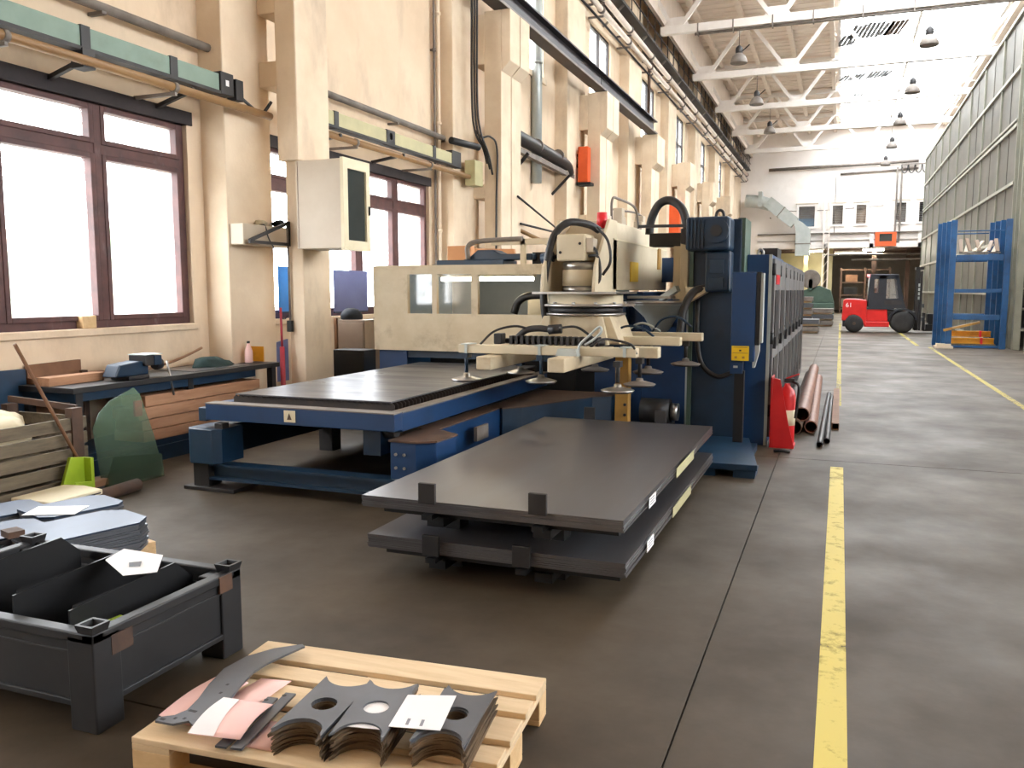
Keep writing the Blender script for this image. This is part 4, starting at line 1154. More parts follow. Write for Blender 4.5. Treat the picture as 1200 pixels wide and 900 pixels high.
MB().tube([(-1.16, 8.5, 2.3), (-1.15, 8.5, 2.35), (-1.12, 8.5, 2.37), (-1.09, 8.5, 2.35), (-1.08, 8.5, 2.3)], 0.014, 8).build('lifting_eye', 'dark_steel', ms)
MB().box(-1.48, -1.42, 8.4, 8.6, 2.05, 2.2).build('terminal_box', 'dark_steel', ms, 0.01)
MB().box(-1.24, -1.0, 8.42, 8.7, 1.58, 1.98).build('brake_motor', 'deep_blue', ms, 0.025)
MB().box(-1.2, -1.06, 8.4, 8.43, 1.76, 1.9).build('motor_plate', 'deep_blue', ms, 0.006)
MB().box(-1.2, -1.06, 8.405, 8.42, 1.62, 1.72).build('motor_plate', 'blue_worn', ms, 0.006)
MB().prism([(-1.42, 1.47), (-1.2, 1.6), (-1.2, 1.63), (-1.44, 1.63)], 8.5, 8.7, 'y').build('bracket', 'beige', ms, 0.006)
MB().tube([(-1.24, 8.55, 1.62), (-1.36, 8.5, 1.58), (-1.44, 8.45, 1.42), (-1.46, 8.42, 1.25), (-1.47, 8.4, 1.12)], 0.04, 10).build('hose', 'rubber', ms)
MB().tube([(-1.34, 8.66, 1.5), (-1.33, 8.62, 1.1), (-1.27, 8.6, 0.85), (-1.12, 8.6, 0.74), (-0.98, 8.62, 0.78)], 0.025, 8).build('hanging_cable', 'rubber', ms)
pd = MB().box(-0.965, -0.74, 8.3, 8.45, 0.92, 1.77).build('control_panel', 'blue', ms, 0.01)
MB().prism([(8.3, 1.08), (8.45, 1.08), (8.45, 1.77), (8.3, 1.77)], -0.738, -0.70, 'x').build('panel_side', 'tray', pd)
MB().box(-0.70, -0.675, 8.32, 8.45, 1.1, 1.76).build('panel_edge', 'galv', pd)
MB().box(-0.95, -0.79, 8.292, 8.3, 0.93, 1.07).build('yellow_sign', 'yellow', pd)
for z, x0, x1 in ((1.055, -0.935, -0.805), (1.0, -0.94, -0.8)):
    MB().box(x0, x1, 8.289, 8.292, z, z + 0.006).build('sign_line', 'ochre', pd)
for x in (-0.91, -0.84):
    MB().box(x - 0.012, x + 0.012, 8.289, 8.292, 0.95, 0.972).build('sign_mark', 'ochre', pd)
MB().box(-0.88, -0.86, 8.289, 8.292, 1.02, 1.035).build('sign_mark', 'dark_steel', pd)
MB().box(-0.93, -0.89, 8.29, 8.3, 0.86, 0.88).build('badge', 'galv', ms)
MB().box(-0.965, -0.85, 8.33, 8.45, 0.8, 0.92).build('panel_foot', 'blue', ms)
MB().box(-0.93, -0.84, 8.4, 8.5, 0.12, 0.82).build('panel_post', 'tray', ms)
MB().prism([(-0.74, 0.86), (-0.70, 1.02), (-0.70, 1.2), (-0.76, 1.2), (-0.76, 0.86)], 8.35, 8.45, 'y').build('side_lamp', 'galv', ms)

# ================================================================== CABINETS ALONG THE AISLE
cab_lab = ['tall blue control cabinet nearest the red extinguisher', 'second aisle cabinet with dark glazed grey doors', 'third aisle cabinet with dark glazed grey doors', 'last aisle cabinet before the open floor']
for i in range(4):
    y0 = 9.0 + 1.9 * i
    t = T('control_cabinet', cab_lab[i], 'cabinet', (-0.9, y0 + 0.95, 0))
    if i == 0:
        MB().box(-0.9, -0.66, y0, y0 + 0.35, 0, 1.96).build('body', 'blue', t, 0.006)
        MB().box(-1.36, -0.66, y0 + 0.35, y0 + 1.88, 0, 1.96).build('body', 'blue', t, 0.006)
        MB().box(-0.685, -0.655, y0 - 0.006, y0 + 0.02, 0.0, 1.96).build('edge_strip', 'galv', t)
        MB().tube([(-0.82, y0 + 0.3, 1.95), (-0.82, y0 + 0.3, 2.0), (-0.8, y0 + 0.3, 2.03), (-0.77, y0 + 0.3, 2.0), (-0.77, y0 + 0.3, 1.95)], 0.012, 8).build('lifting_eye', 'chrome', t)
    else:
        MB().box(-1.36, -0.66, y0, y0 + 1.88, 0, 1.95).build('body', 'blue', t, 0.006)
    for k in range(2):
        a = y0 + 0.06 + 0.92 * k
        d = MB().box(-0.66, -0.63, a, a + 0.88, 0.08, 1.92).build('door', 'grey_door', t, 0.004)
        MB().box(-0.632, -0.622, a + 0.14, a + 0.72, 1.0, 1.6).build('door_window', 'tray', d)
        MB().box(-0.632, -0.622, a + 0.14, a + 0.72, 0.2, 0.9).build('door_vent', 'tray', d)
        if k == 0 and i == 0:
            MB().box(-0.632, -0.622, a + 0.2, a + 0.66, 1.66, 1.76).build('red_badge', 'beacon', d)
        MB().box(-0.63, -0.6, a + 0.02, a + 0.06, 1.0, 1.12).build('handle', 'black', d)
        for z in (0.3, 1.05, 1.75):
            MB().cyl((-0.64, a - 0.01, z), (-0.64, a - 0.01, z + 0.12), 0.022, n=8).build('hinge', 'black', d)
    if i == 1:
        MB().box(-0.95, -0.75, y0 + 0.2, y0 + 0.9, 1.95, 2.12).build('top_unit', 'dark_steel', t)

# fire extinguisher in its red stand
fe = T('fire_extinguisher', 'red fire extinguisher in a red stand at the corner of the blue cabinet', 'fire extinguisher', (-0.5, 9.0, 0))
MB().box(-0.62, -0.38, 8.9, 9.2, 0, 0.02).build('stand_base', 'ext_red', fe)
MB().prism([(-0.615, 0.02), (-0.38, 0.02), (-0.44, 0.25), (-0.53, 0.7), (-0.6, 0.72)], 8.9, 8.915, 'y').build('stand_side', 'ext_red', fe)
MB().box(-0.62, -0.605, 8.9, 9.2, 0.02, 0.72).build('stand_back', 'ext_red', fe)
MB().lathe((-0.47, 9.06, 0.02), [(0.075, 0), (0.085, 0.015), (0.085, 0.5), (0.07, 0.56), (0.03, 0.6), (0.025, 0.63)], 18).build('cylinder', 'ext_red', fe)
MB().lathe((-0.47, 9.06, 0.22), [(0.0865, 0), (0.0865, 0.16)], 18).build('label_band', 'cream', fe)
MB().box(-0.5, -0.4, 9.04, 9.08, 0.66, 0.7).build('valve', 'black', fe)
MB().bar((-0.48, 9.06, 0.7), (-0.36, 9.04, 0.75), 0.03, 0.015).build('lever', 'ext_red', fe)
MB().tube([(-0.42, 9.04, 0.67), (-0.36, 9.0, 0.64), (-0.36, 9.0, 0.5), (-0.38, 9.0, 0.3)], 0.014, 8).build('hose', 'rubber', fe)

# pipes and profiles stored on the floor beside the cabinets
for (p, q, r, m_, lab) in (((-0.42, 9.75, 0.09), (-0.45, 16.0, 0.09), 0.085, 'rust', 'wide rusty pipe on the floor nearest the cabinets'), ((-0.25, 9.95, 0.075), (-0.3, 15.6, 0.075), 0.07, 'pipe_red', 'reddish pipe lying beside the wide rusty pipe'),
                         ((-0.345, 9.85, 0.225), (-0.38, 15.8, 0.225), 0.08, 'pipe_red', 'reddish pipe resting across the two on the floor'), ((-0.135, 9.05, 0.035), (-0.1, 13.6, 0.035), 0.03, 'dark_steel', 'thin dark tube lying out towards the yellow line'), ((-0.07, 9.3, 0.035), (-0.06, 13.2, 0.035), 0.03, 'dark_steel', 'thin dark tube beside the other thin tube')):
    tag(MB().pipe(p, q, r, r * 0.86, 16).build('steel_pipe', m_, loc=((p[0] + q[0]) / 2, (p[1] + q[1]) / 2, p[2] - r)), lab, 'pipe')
t = T('square_profile', 'square hollow profile on the yellow line beside the thin tubes', 'profile', (0.0, 12, 0))
for (x0, x1, z0, z1) in ((-0.035, 0.045, 0, 0.006), (-0.035, 0.045, 0.074, 0.08), (-0.035, -0.029, 0.006, 0.074), (0.039, 0.045, 0.006, 0.074)):
    MB().box(x0, x1, 10.3, 14.0, z0, z1).build('wall', 'brown_wood', t)
tag(MB().tube([(-0.55, 8.62, 0.02), (-0.48, 8.6, 0.03), (-0.4, 8.62, 0.02)], 0.018, 8).build('loose_hose_end', 'rubber'), 'short dark strip on the floor in front of the extinguisher', 'hose')

# ================================================================== SHEET STACKS ON STEEL SKIDS
def skid(name, label, x0, x1, y0, y1, z, h, lugz, lx):
    t = T(name, label, 'skid', ((x0 + x1) / 2, (y0 + y1) / 2, 0 if z < 0.2 else z - h))
    for y in (y0 + 0.12, (y0 + y1) / 2 - 0.5, (y0 + y1) / 2 + 0.5, y1 - 0.12):
        MB().box(x0 + 0.08, x1 - 0.04, y - 0.05, y + 0.05, z - 0.05, z).build('cross_bar', 'tray', t)
    for x in (x0 + 0.42, x0 + 1.05):
        MB().box(x - 0.05, x + 0.05, y0 + 0.04, y1 - 0.04, z - 0.10, z - 0.05).build('runner', 'tray', t)
    for x in (x0 + 0.42, x0 + 1.05):
        for y in (y0 + 0.3, (y0 + y1) / 2 - 0.4, (y0 + y1) / 2 + 0.6, y1 - 0.3):
            MB().box(x - 0.06, x + 0.06, y - 0.06, y + 0.06, z - h, z - 0.10).build('foot', 'tray', t)
    for x in (x0 + lx[0], x0 + lx[1]):
        for y in (y0 - 0.056, y1 + 0.066):
            MB().box(x - 0.05, x + 0.05, y - 0.012, y + 0.012, lugz - 0.115, lugz).build('stop_lug', 'dark_steel', t, 0.004)
            ya, yb = (y - 0.012, y0 + 0.08) if y < y0 else (y1 - 0.08, y + 0.012)
            MB().box(x - 0.03, x + 0.03, ya, yb, z - 0.035, z - 0.005).build('lug_arm', 'tray', t)
    return t


ORD = ['topmost', 'second', 'third', 'fourth', 'fifth', 'sixth', 'seventh', 'eighth', 'ninth', 'tenth', 'eleventh', 'twelfth', 'thirteenth', 'fourteenth', 'fifteenth', 'sixteenth']


def sheets(n, x0, x1, y0, y1, z0, z1, where):
    h = (z1 - z0) / n
    rs = random.Random(int(z0 * 1000))
    first = None
    for k in range(n):
        dx, dy = (rs.uniform(-0.004, 0.004), rs.uniform(-0.005, 0.005)) if k < n - 1 else (0, 0)
        loc = ((x0 + x1) / 2 + dx, (y0 + y1) / 2 + dy, z0 + k * h)
        if k == n - 1: lab = 'topmost steel sheet of the %s' % where
        elif k == 0: lab = 'lowest steel sheet of the %s' % where
        else: lab = 'steel sheet %s from the top of the %s' % (ORD[n - 1 - k], where)
        if first is None:
            a, b = (x1 - x0) / 2, (y1 - y0) / 2
            first = MB().box(loc[0] - a, loc[0] + a, loc[1] - b, loc[1] + b, loc[2] + 0.0005, loc[2] + h - 0.0008).build('steel_sheet', 'sheet', loc=loc)
            tag(first, lab, 'sheet', 'sheets of the %s' % where)
        else:
            o = first.copy()
            C.objects.link(o)
            o.location = loc
            o['label'] = lab
    return first


skid('steel_skid', 'black steel skid with lugs under the lower sheet stack', -2.47, -0.97, 4.1, 7.2, 0.145, 0.145, 0.265, (0.43, 0.96))
sheets(8, -2.46, -0.96, 4.08, 7.22, 0.145, 0.222, 'lower sheet stack')
skid('steel_skid', 'black steel skid with lugs carrying the upper sheet stack', -2.48, -0.98, 4.1, 7.2, 0.385, 0.163, 0.555, (0.42, 1.06))
sheets(6, -2.48, -0.97, 4.06, 7.24, 0.385, 0.45, 'upper sheet stack')
for (y0, y1, z0, z1, x, lab) in ((5.45, 6.15, 0.375, 0.44, -0.955, 'long cream label on the side of the upper sheet stack'), (4.6, 4.78, 0.38, 0.44, -0.955, 'short white label on the side of the upper sheet stack'), (5.3, 6.0, 0.15, 0.215, -0.946, 'long cream label on the side of the lower sheet stack'), (4.52, 4.7, 0.15, 0.215, -0.946, 'short white label on the side of the lower sheet stack')):
    o = MB().box(x, x + 0.003, y0, y1, z0, z1).build('paper_label', 'cream_duct' if y1 - y0 > 0.4 else 'paper')
    tag(o, lab, 'label')
    if y1 - y0 < 0.4:
        for k in range(3):
            MB().box(x + 0.003, x + 0.004, y0 + 0.03, y1 - 0.04, z0 + 0.015 + k * 0.015, z0 + 0.02 + k * 0.015).build('printed_line', 'ink', o)

# ================================================================== WORKBENCH AND LEFT CORNER
wbk = T('workbench', 'dark topped workbench along the left wall under the window', 'workbench', (-6.2, 6.7, 0))
MB().prism([(-6.6, 5.2), (-5.93, 5.2), (-5.93, 8.0), (-6.27, 8.0), (-6.27, 7.62), (-6.6, 7.62)], 0.735, 0.785, 'z').build('worktop', 'dark_steel', wbk, 0.004)
MB().box(-6.58, -5.96, 5.24, 7.6, 0.66, 0.735).build('apron', 'deep_blue', wbk)
for x, y in ((-5.99, 5.28), (-6.54, 5.28), (-5.99, 7.92), (-6.54, 7.55), (-5.99, 6.6)):
    MB().box(x - 0.035, x + 0.035, y - 0.035, y + 0.035, 0, 0.735).build('leg', 'dark_steel', wbk)
MB().box(-6.57, -5.95, 5.25, 7.6, 0.14, 0.2).build('lower_shelf', 'deep_blue', wbk)
MB().box(-6.0, -5.93, 5.25, 7.9, 0.0, 0.14).build('kick_board', 'deep_blue', wbk)
plk = [('thick orange plank lowest under the workbench', 0.2, 5.95, 7.5, 0.1), ('orange plank second from the bottom under the workbench', 0.305, 5.95, 7.62, 0.1), ('orange plank third from the bottom under the workbench', 0.41, 5.9, 7.5, 0.11), ('topmost orange plank under the workbench', 0.525, 6.0, 7.66, 0.1)]
for i, (lab, z, a, b, h) in enumerate(plk):
    tag(B(-6.3 + 0.02 * i, -5.94 - 0.012 * (i % 2), a, b, z, z + h).build('wooden_plank', 'plank', bevel=0.005), lab, 'plank', 'planks under the workbench')
tag(B(-5.965, -5.935, 5.86, 5.95, 0.45, 0.6).build('red_rag', 'ext_red', bevel=0.01), 'small red rag hanging beside the planks under the bench', 'rag')
tag(MB().blob((-6.2, 7.78, 0.30), 0.17, 4, 0.2, squash=(0.7, 0.8, 0.9)).build('dark_bag', 'cloth_dark', loc=(-6.2, 7.78, 0.14)), 'dark bag beside the planks at the right end of the bench', 'bag')
tag(B(-6.33, -6.07, 7.62, 7.98, 0.0, 0.14).build('low_box', 'plank', bevel=0.006), 'low wooden box under the dark bag by the bench leg', 'box')
v = T('bench_vise', 'blue black bench vise on the workbench', 'vise', (-6.1, 6.0, 0.785))
MB().box(-6.2, -5.98, 5.85, 6.1, 0.785, 0.82).build('base', 'dark_steel', v, 0.008)
MB().prism([(5.72, 0.82), (6.12, 0.82), (6.12, 0.93), (6.02, 0.95), (5.78, 0.93)], -6.17, -6.01, 'x').build('body', 'deep_blue', v, 0.012)
MB().box(-6.18, -5.98, 6.05, 6.16, 0.9, 1.0).build('jaw', 'dark_steel', v, 0.008)
MB().box(-6.18, -5.98, 6.17, 6.26, 0.9, 0.99).build('jaw', 'deep_blue', v, 0.008)
MB().box(-6.19, -5.97, 6.05, 6.26, 1.0, 1.006).build('jaw_cover', 'galv', v)
MB().lathe((-6.08, 6.26, 0.9), [(0.05, 0), (0.06, 0.02), (0.05, 0.08), (0.03, 0.1)], 14, 'y').build('screw_head', 'dark_steel', v)
MB().cyl((-6.0, 6.34, 0.93), (-5.93, 6.34, 0.6), 0.01, n=8).build('handle', 'chrome', v)
t = T('plank_block', 'long brown timber block on the bench left of the vise', 'timber', (-6.25, 5.5, 0.785))
MB().box(-6.36, -6.22, 5.22, 5.8, 0.785, 0.86).build('block', 'plank', t, 0.005)
MB().prism([(-6.58, 0.785), (-6.38, 0.785), (-6.38, 0.82), (-6.58, 0.84)], 5.3, 6.1, 'y').build('offcut', 'brown_wood', t)
tag(MB().prism([(-6.52, 6.75), (-6.02, 6.72), (-6.02, 7.6), (-6.52, 7.6)], 0.785, 0.79, 'z').build('bench_sheet', 'sheet'), 'thin bright sheet lying on the workbench', 'sheet')
tag(MB().blob((-6.28, 7.25, 0.8), 0.17, 9, 0.35, 16, 8, (0.9, 1.3, 0.55)).build('cloth_heap', 'cloth_green', loc=(-6.28, 7.25, 0.79)), 'heap of dark green cloth on the far end of the bench', 'cloth')
tag(MB().tube([(-6.45, 6.4, 0.8), (-6.4, 6.8, 0.86), (-6.4, 7.1, 0.93), (-6.42, 7.3, 0.98)], 0.014, 8).build('bent_rod', 'brown_wood'), 'thin bent brown rod leaning on the cloth heap', 'rod')
bt = T('plastic_bottle', 'clear pinkish plastic bottle at the right end of the bench', 'bottle', (-6.2, 7.8, 0.785))
MB().lathe((-6.2, 7.8, 0.785), [(0.04, 0), (0.045, 0.01), (0.045, 0.13), (0.02, 0.2), (0.017, 0.22)], 14).build('body', 'pink', bt)
MB().cyl((-6.2, 7.8, 1.005), (-6.2, 7.8, 1.03), 0.018, n=10).build('cap', 'black', bt)
tag(B(-6.29, -6.12, 7.95, 7.97, 0.79, 0.96).build('ochre_card', 'yellow_steel'), 'small ochre board standing at the end of the bench', 'board')

# panels on the wall
bp = T('wall_board', 'blue board leaning on the wall at the left edge', 'board', (-6.55, 5.0, 0))
MB().prism([(3.6, 0.3), (5.28, 0.3), (5.28, 0.92), (3.6, 0.94)], -6.6, -6.56, 'x').build('board', 'blue_worn', bp)
MB().prism([(5.3, 0.3), (5.86, 0.3), (5.86, 0.96), (5.3, 0.95)], -6.6, -6.565, 'x').build('board', 'brown_wood', bp)
MB().box(-6.6, -6.53, 5.84, 5.9, 0.2, 0.86).build('post', 'rust', bp)
MB().box(-6.61, -6.56, 3.6, 5.9, 0.0, 0.3).build('skirting', 'brown_wood', bp)
tag(MB().cyl((-6.6, 6.05, 1.30), (-6.5, 6.05, 1.30), 0.001, n=3).build('dot', 'black'), None)
bpy.data.objects.remove(bpy.data.objects['dot'])
tag(B(-6.7, -6.6, 5.94, 6.1, 1.24, 1.36).build('wood_block', 'pine_b', bevel=0.008), 'small pale block on the sill of the big left window', 'block')

# crate, glass sheet, broom, bins
cr = T('slatted_crate', 'weathered grey wooden crate with gaps at the left edge', 'crate', (-6.0, 4.2, 0))
for k in range(5):
    MB().box(-5.6, -5.575, 3.2, 5.0, 0.03 + k * 0.12, 0.125 + k * 0.12).build('board', 'old_wood', cr, 0.003)
for k in range(5):
    MB().box(-6.3, -6.275, 3.2, 5.0, 0.03 + k * 0.12, 0.125 + k * 0.12).build('board', 'old_wood', cr)
    MB().box(-6.275, -5.6, 4.96, 4.985, 0.03 + k * 0.12, 0.125 + k * 0.12).build('board', 'old_wood', cr)
for x, y in ((-5.59, 4.9), (-5.59, 3.4), (-6.29, 4.9)):
    MB().box(x - 0.04, x + 0.03, y - 0.05, y + 0.05, 0, 0.68).build('corner_post', 'rust', cr)
MB().bar((-5.62, 4.95, 0.67), (-6.3, 4.9, 0.72), 0.02, 0.05).build('top_iron', 'rust', cr)
MB().box(-6.27, -5.6, 3.2, 4.96, 0.02, 0.06).build('crate_floor', 'old_wood', cr)
for i, (x, y, z, r, lab) in enumerate(((-5.83, 4.45, 0.5, 0.2, 'pale sack lying in the crate, nearer one'), (-6.08, 4.62, 0.52, 0.18, 'pale sack lying deeper in the crate'))):
    tag(MB().blob((x, y, z), r, 20 + i, 0.25, squash=(0.9, 1.1, 0.8)).build('pale_sack', 'sack', loc=(x, y, 0.3)), lab, 'sack')
tag(MB().blob((-5.95, 4.55, 0.3), 0.28, 31, 0.2, squash=(0.9, 1.2, 0.6)).build('scrap_heap', 'old_wood', loc=(-5.95, 4.55, 0.06)), 'brown scrap lying in the crate by its corner post', 'scrap')
gl = glass('green_plastic', 0.55, 0.06, (104, 122, 100), dirt=False)
M['green_plastic'] = gl
pts = [(5.02, 0.02), (5.68, 0.0), (5.62, 0.35), (5.52, 0.72), (5.46, 0.78), (5.2, 0.7), (5.08, 0.62), (5.0, 0.5)]
m = MB()
m.add([(-5.46 - 0.1 * z, y, z) for y, z in pts] + [(-5.468 - 0.1 * z, y, z) for y, z in pts], [tuple(range(8)), tuple(reversed(range(8, 16)))] + [(i, (i + 1) % 8, 8 + (i + 1) % 8, 8 + i) for i in range(8)])
tag(m.build('plastic_sheet', 'green_plastic'), 'translucent greenish sheet leaning beside the crate', 'sheet')
tag(MB().prism([(4.98, 0.0), (5.62, 0.0), (5.6, 0.2), (5.1, 0.26)], -5.42, -5.4, 'x').build('plastic_offcut', 'green_plastic'), 'low translucent offcut in front of the greenish sheet', 'sheet')
bs = T('broom', 'broom with a long wooden stick leaning against the crate', 'broom', (-5.5, 4.95, 0))
MB().cyl((-5.585, 4.42, 1.21), (-5.5, 4.93, 0.1), 0.014, n=8).build('stick', 'brown_wood', bs)
MB().box(-5.56, -5.42, 4.86, 5.04, 0.05, 0.1).build('head', 'brown_wood', bs)
MB().box(-5.55, -5.43, 4.87, 5.03, 0.0, 0.05).build('bristles', 'cloth_dark', bs)
gb = T('dustpan', 'lime green dustpan standing by the crate', 'dustpan', (-5.5, 4.75, 0))
MB().prism([(4.62, 0.02), (4.86, 0.0), (4.88, 0.3), (4.74, 0.32)], -5.5, -5.47, 'x').build('scoop', 'lime', gb, 0.004)
MB().box(-5.5, -5.4, 4.86, 4.89, 0.0, 0.3).build('side', 'lime', gb, 0.004)
MB().prism([(4.64, 0.0), (4.84, 0.0), (4.85, 0.12), (4.7, 0.14)], -5.40, -5.385, 'x').build('front', 'lime', gb, 0.004)
cx = T('cream_box', 'flat cream plastic tray beside the green dustpan', 'tray', (-5.25, 4.4, 0))
MB().box(-5.4, -5.05, 4.2, 4.6, 0.0, 0.1).build('tub', 'cream', cx, 0.01)
MB().prism([(-5.42, 4.18), (-5.03, 4.18), (-5.03, 4.62), (-5.25, 4.66), (-5.42, 4.62)], 0.1, 0.14, 'z').build('lid', 'cream', cx, 0.008)
MB().box(-5.03, -5.028, 4.3, 4.6, 0.11, 0.12).build('slit', 'black', cx)
tag(MB().cyl((-5.15, 4.5, 0.05), (-5.2, 5.12, 0.05), 0.05, n=14).build('dark_roll', 'rust'), 'dark roll lying on the floor before the greenish sheet', 'roll')

# things around the first column
t = T('column_bracket_box', 'pale steel box bridging pilaster and column, rags on top', 'box', (-6.15, 8.2, 2.08))
MB().box(-6.3, -6.12, 7.68, 8.75, 2.1, 2.33).build('casing', 'grey_box', t, 0.01)
MB().tube([(-6.2, 8.05, 2.335), (-6.13, 8.07, 2.33), (-6.11, 8.1, 2.2), (-6.11, 8.2, 2.08)], 0.008, 6).build('wire', 'rubber', t)
tag(MB().blob((-6.21, 8.1, 2.36), 0.06, 3, 0.4, squash=(1.3, 1, 0.6)).build('rag', 'sack', loc=(-6.21, 8.1, 2.33)), 'crumpled pale rag on the steel box by the column', 'rag')
tag(MB().blob((-6.2, 8.42, 2.37), 0.07, 5, 0.4, squash=(1.1, 1, 0.7)).build('rag', 'cloth_dark', loc=(-6.2, 8.42, 2.33)), 'dark rag on the steel box by the column', 'rag')
t = T('wall_bracket', 'triangular dark steel bracket below the grey cabinet', 'bracket', (-5.95, 8.0, 2.1))
MB().bar((-6.06, 7.7, 2.13), (-5.93, 8.22, 2.12), 0.03, 0.035).build('arm', 'dark_steel', t)
MB().bar((-6.06, 7.7, 2.14), (-5.93, 8.22, 2.36), 0.03, 0.035).build('brace', 'dark_steel', t)
MB().bar((-5.93, 8.23, 2.1), (-5.93, 8.23, 2.38), 0.03, 0.035, up=(0, 1, 0)).build('upright', 'dark_steel', t)
t = T('column_conduit', 'thin grey conduit down the front of the first column', 'conduit', (-5.93, 8.2, 1.1))
MB().cyl((-5.93, 8.22, 1.25), (-5.93, 8.22, 2.3), 0.012, n=8).build('pipe', 'grey_pipe', t)
MB().box(-5.96, -5.9, 8.19, 8.24, 1.12, 1.25).build('socket', 'black', t, 0.005)
MB().tube([(-6.05, 8.2, 1.28), (-5.98, 8.19, 1.27), (-5.94, 8.2, 1.32)], 0.006, 6).build('wire', 'rubber', t)
ec = T('electrical_cabinet', 'grey electrical cabinet with dark glazed door on the first column', 'cabinet', (-5.4, 8.3, 2.06))
MB().box(-5.72, -5.13, 8.1, 8.62, 2.06, 3.03).build('body', 'grey_box', ec, 0.008)
MB().box(-5.695, -5.69, 8.095, 8.1, 2.07, 3.02).build('seam', 'locker', ec)
dr = panel_wall('x', -5.13, -5.09, 8.08, 8.64, 2.04, 3.04, [(8.17, 8.56, 2.15, 2.93)]).build('door', 'cream', ec, 0.004)
MB().box(-5.125, -5.115, 8.17, 8.56, 2.15, 2.93).build('door_glass', 'dark_glass', dr)
MB().box(-5.09, -5.07, 8.6, 8.62, 2.45, 2.55).build('handle', 'black', dr)
MB().box(-5.75, -5.70, 8.3, 8.6, 2.2, 2.9).build('mount', 'dark_steel', ec)

# screens in front of the second window
for y0, y1, z0, z1, m_, lab in ((8.9, 9.55, 1.33, 1.9, 'screen_blue', 'bright blue sheet hung in the window left of the column'), (10.15, 11.05, 1.3, 1.88, 'screen_violet', 'grey blue sheet hung in the window right of the column')):
    t = T('window_screen', lab, 'screen', (-6.6, (y0 + y1) / 2, z0))
    MB().box(-6.59, -6.58, y0, y1, z0, z1).build('sheet', m_, t)
    MB().box(-6.595, -6.575, y0, y1, z0 - 0.02, z0).build('hem', 'deep_blue', t)
t = T('red_pole', 'thin red pole standing between bench and column', 'pole', (-6.0, 8.1, 0))
MB().cyl((-5.98, 8.12, 0), (-5.98, 8.12, 0.95), 0.03, n=10).build('pole', 'pole_red', t)
MB().cyl((-5.98, 8.12, 0.95), (-6.0, 8.14, 1.4), 0.014, n=8).build('rod', 'pole_red', t)
tag(MB().prism([(8.5, 0.45), (9.05, 0.45), (9.05, 0.98), (8.5, 0.9)], -6.6, -6.57, 'x').build('wall_board', 'screen_violet'), 'small blue board against the wall behind the first column', 'board')
bpy.data.objects['wall_board.001']['label'] = 'small blue board against the wall behind the first column'
lk = T('steel_locker', 'taupe steel locker by the wall left of the beige guard', 'locker', (-6.1, 10.2, 0))
MB().box(-6.4, -5.95, 9.9, 10.3, 0, 1.2).build('body', 'locker', lk, 0.008)
MB().box(-6.42, -6.38, 9.88, 9.92, 0, 1.22).build('edge', 'brown_wood', lk)
MB().box(-6.36, -5.97, 9.885, 9.9, 0.06, 1.16).build('door', 'locker', lk, 0.004)
MB().box(-6.0, -5.985, 9.87, 9.885, 0.55, 0.68).build('handle', 'rust', lk)
tag(MB().blob((-6.25, 10.05, 1.24), 0.15, 12, 0.12, squash=(1, 1, 0.8)).build('cap', 'cloth_dark', loc=(-6.25, 10.05, 1.2)), 'dark cap on top of the taupe locker', 'cap')
tag(MB().prism([(-6.08, 1.2), (-5.6, 1.2), (-5.62, 1.6), (-5.75, 1.75), (-5.9, 1.7), (-6.02, 1.4)], 10.35, 10.45, 'y').build('work_coat', 'cloth_dark'), 'dark coat hanging beside the beige guard', 'coat')
tag(B(-5.95, -5.6, 10.32, 10.6, 0, 1.18).build('low_cupboard', 'cream', bevel=0.01), 'narrow cream cupboard between locker and beige guard', 'cupboard')
tag(B(-6.0, -5.55, 9.2, 9.5, 0.0, 0.85).build('dark_bin', 'tray', bevel=0.01), 'black open bin in front of the taupe locker', 'bin')

# ================================================================== STILLAGE BIN
sb = T('stillage', 'low dark steel stillage bin with corner cups in the left foreground', 'stillage', (-3.07, 2.53, 0))
X0, X1, Y0, Y1 = -3.68, -2.45, 2.17, 2.95
for (a, b, c, d, n_) in ((X0, X1, Y0, Y0 + 0.03, 'y'), (X0, X1, Y1 - 0.03, Y1, 'y'), (X0, X0 + 0.03, Y0, Y1, 'x'), (X1 - 0.03, X1, Y0, Y1, 'x')):
    w = MB().box(a, b, c, d, 0.09, 0.335).build('side_wall', 'bin_steel', sb)
    MB().box(a - 0.012, b + 0.012, c - 0.012, d + 0.012, 0.335, 0.375).build('rim', 'bin_steel', w, 0.006)
    MB().box(a - 0.01, b + 0.01, c - 0.01, d + 0.01, 0.09, 0.115).build('lower_rib', 'bin_steel', w, 0.004)
    MB().box(a - 0.006, b + 0.006, c - 0.006, d + 0.006, 0.29, 0.3).build('upper_rib', 'bin_steel', w, 0.002)
MB().box(X0 + 0.03, X1 - 0.03, Y0 + 0.03, Y1 - 0.03, 0.1, 0.14).build('floor_plate', 'bin_steel', sb)
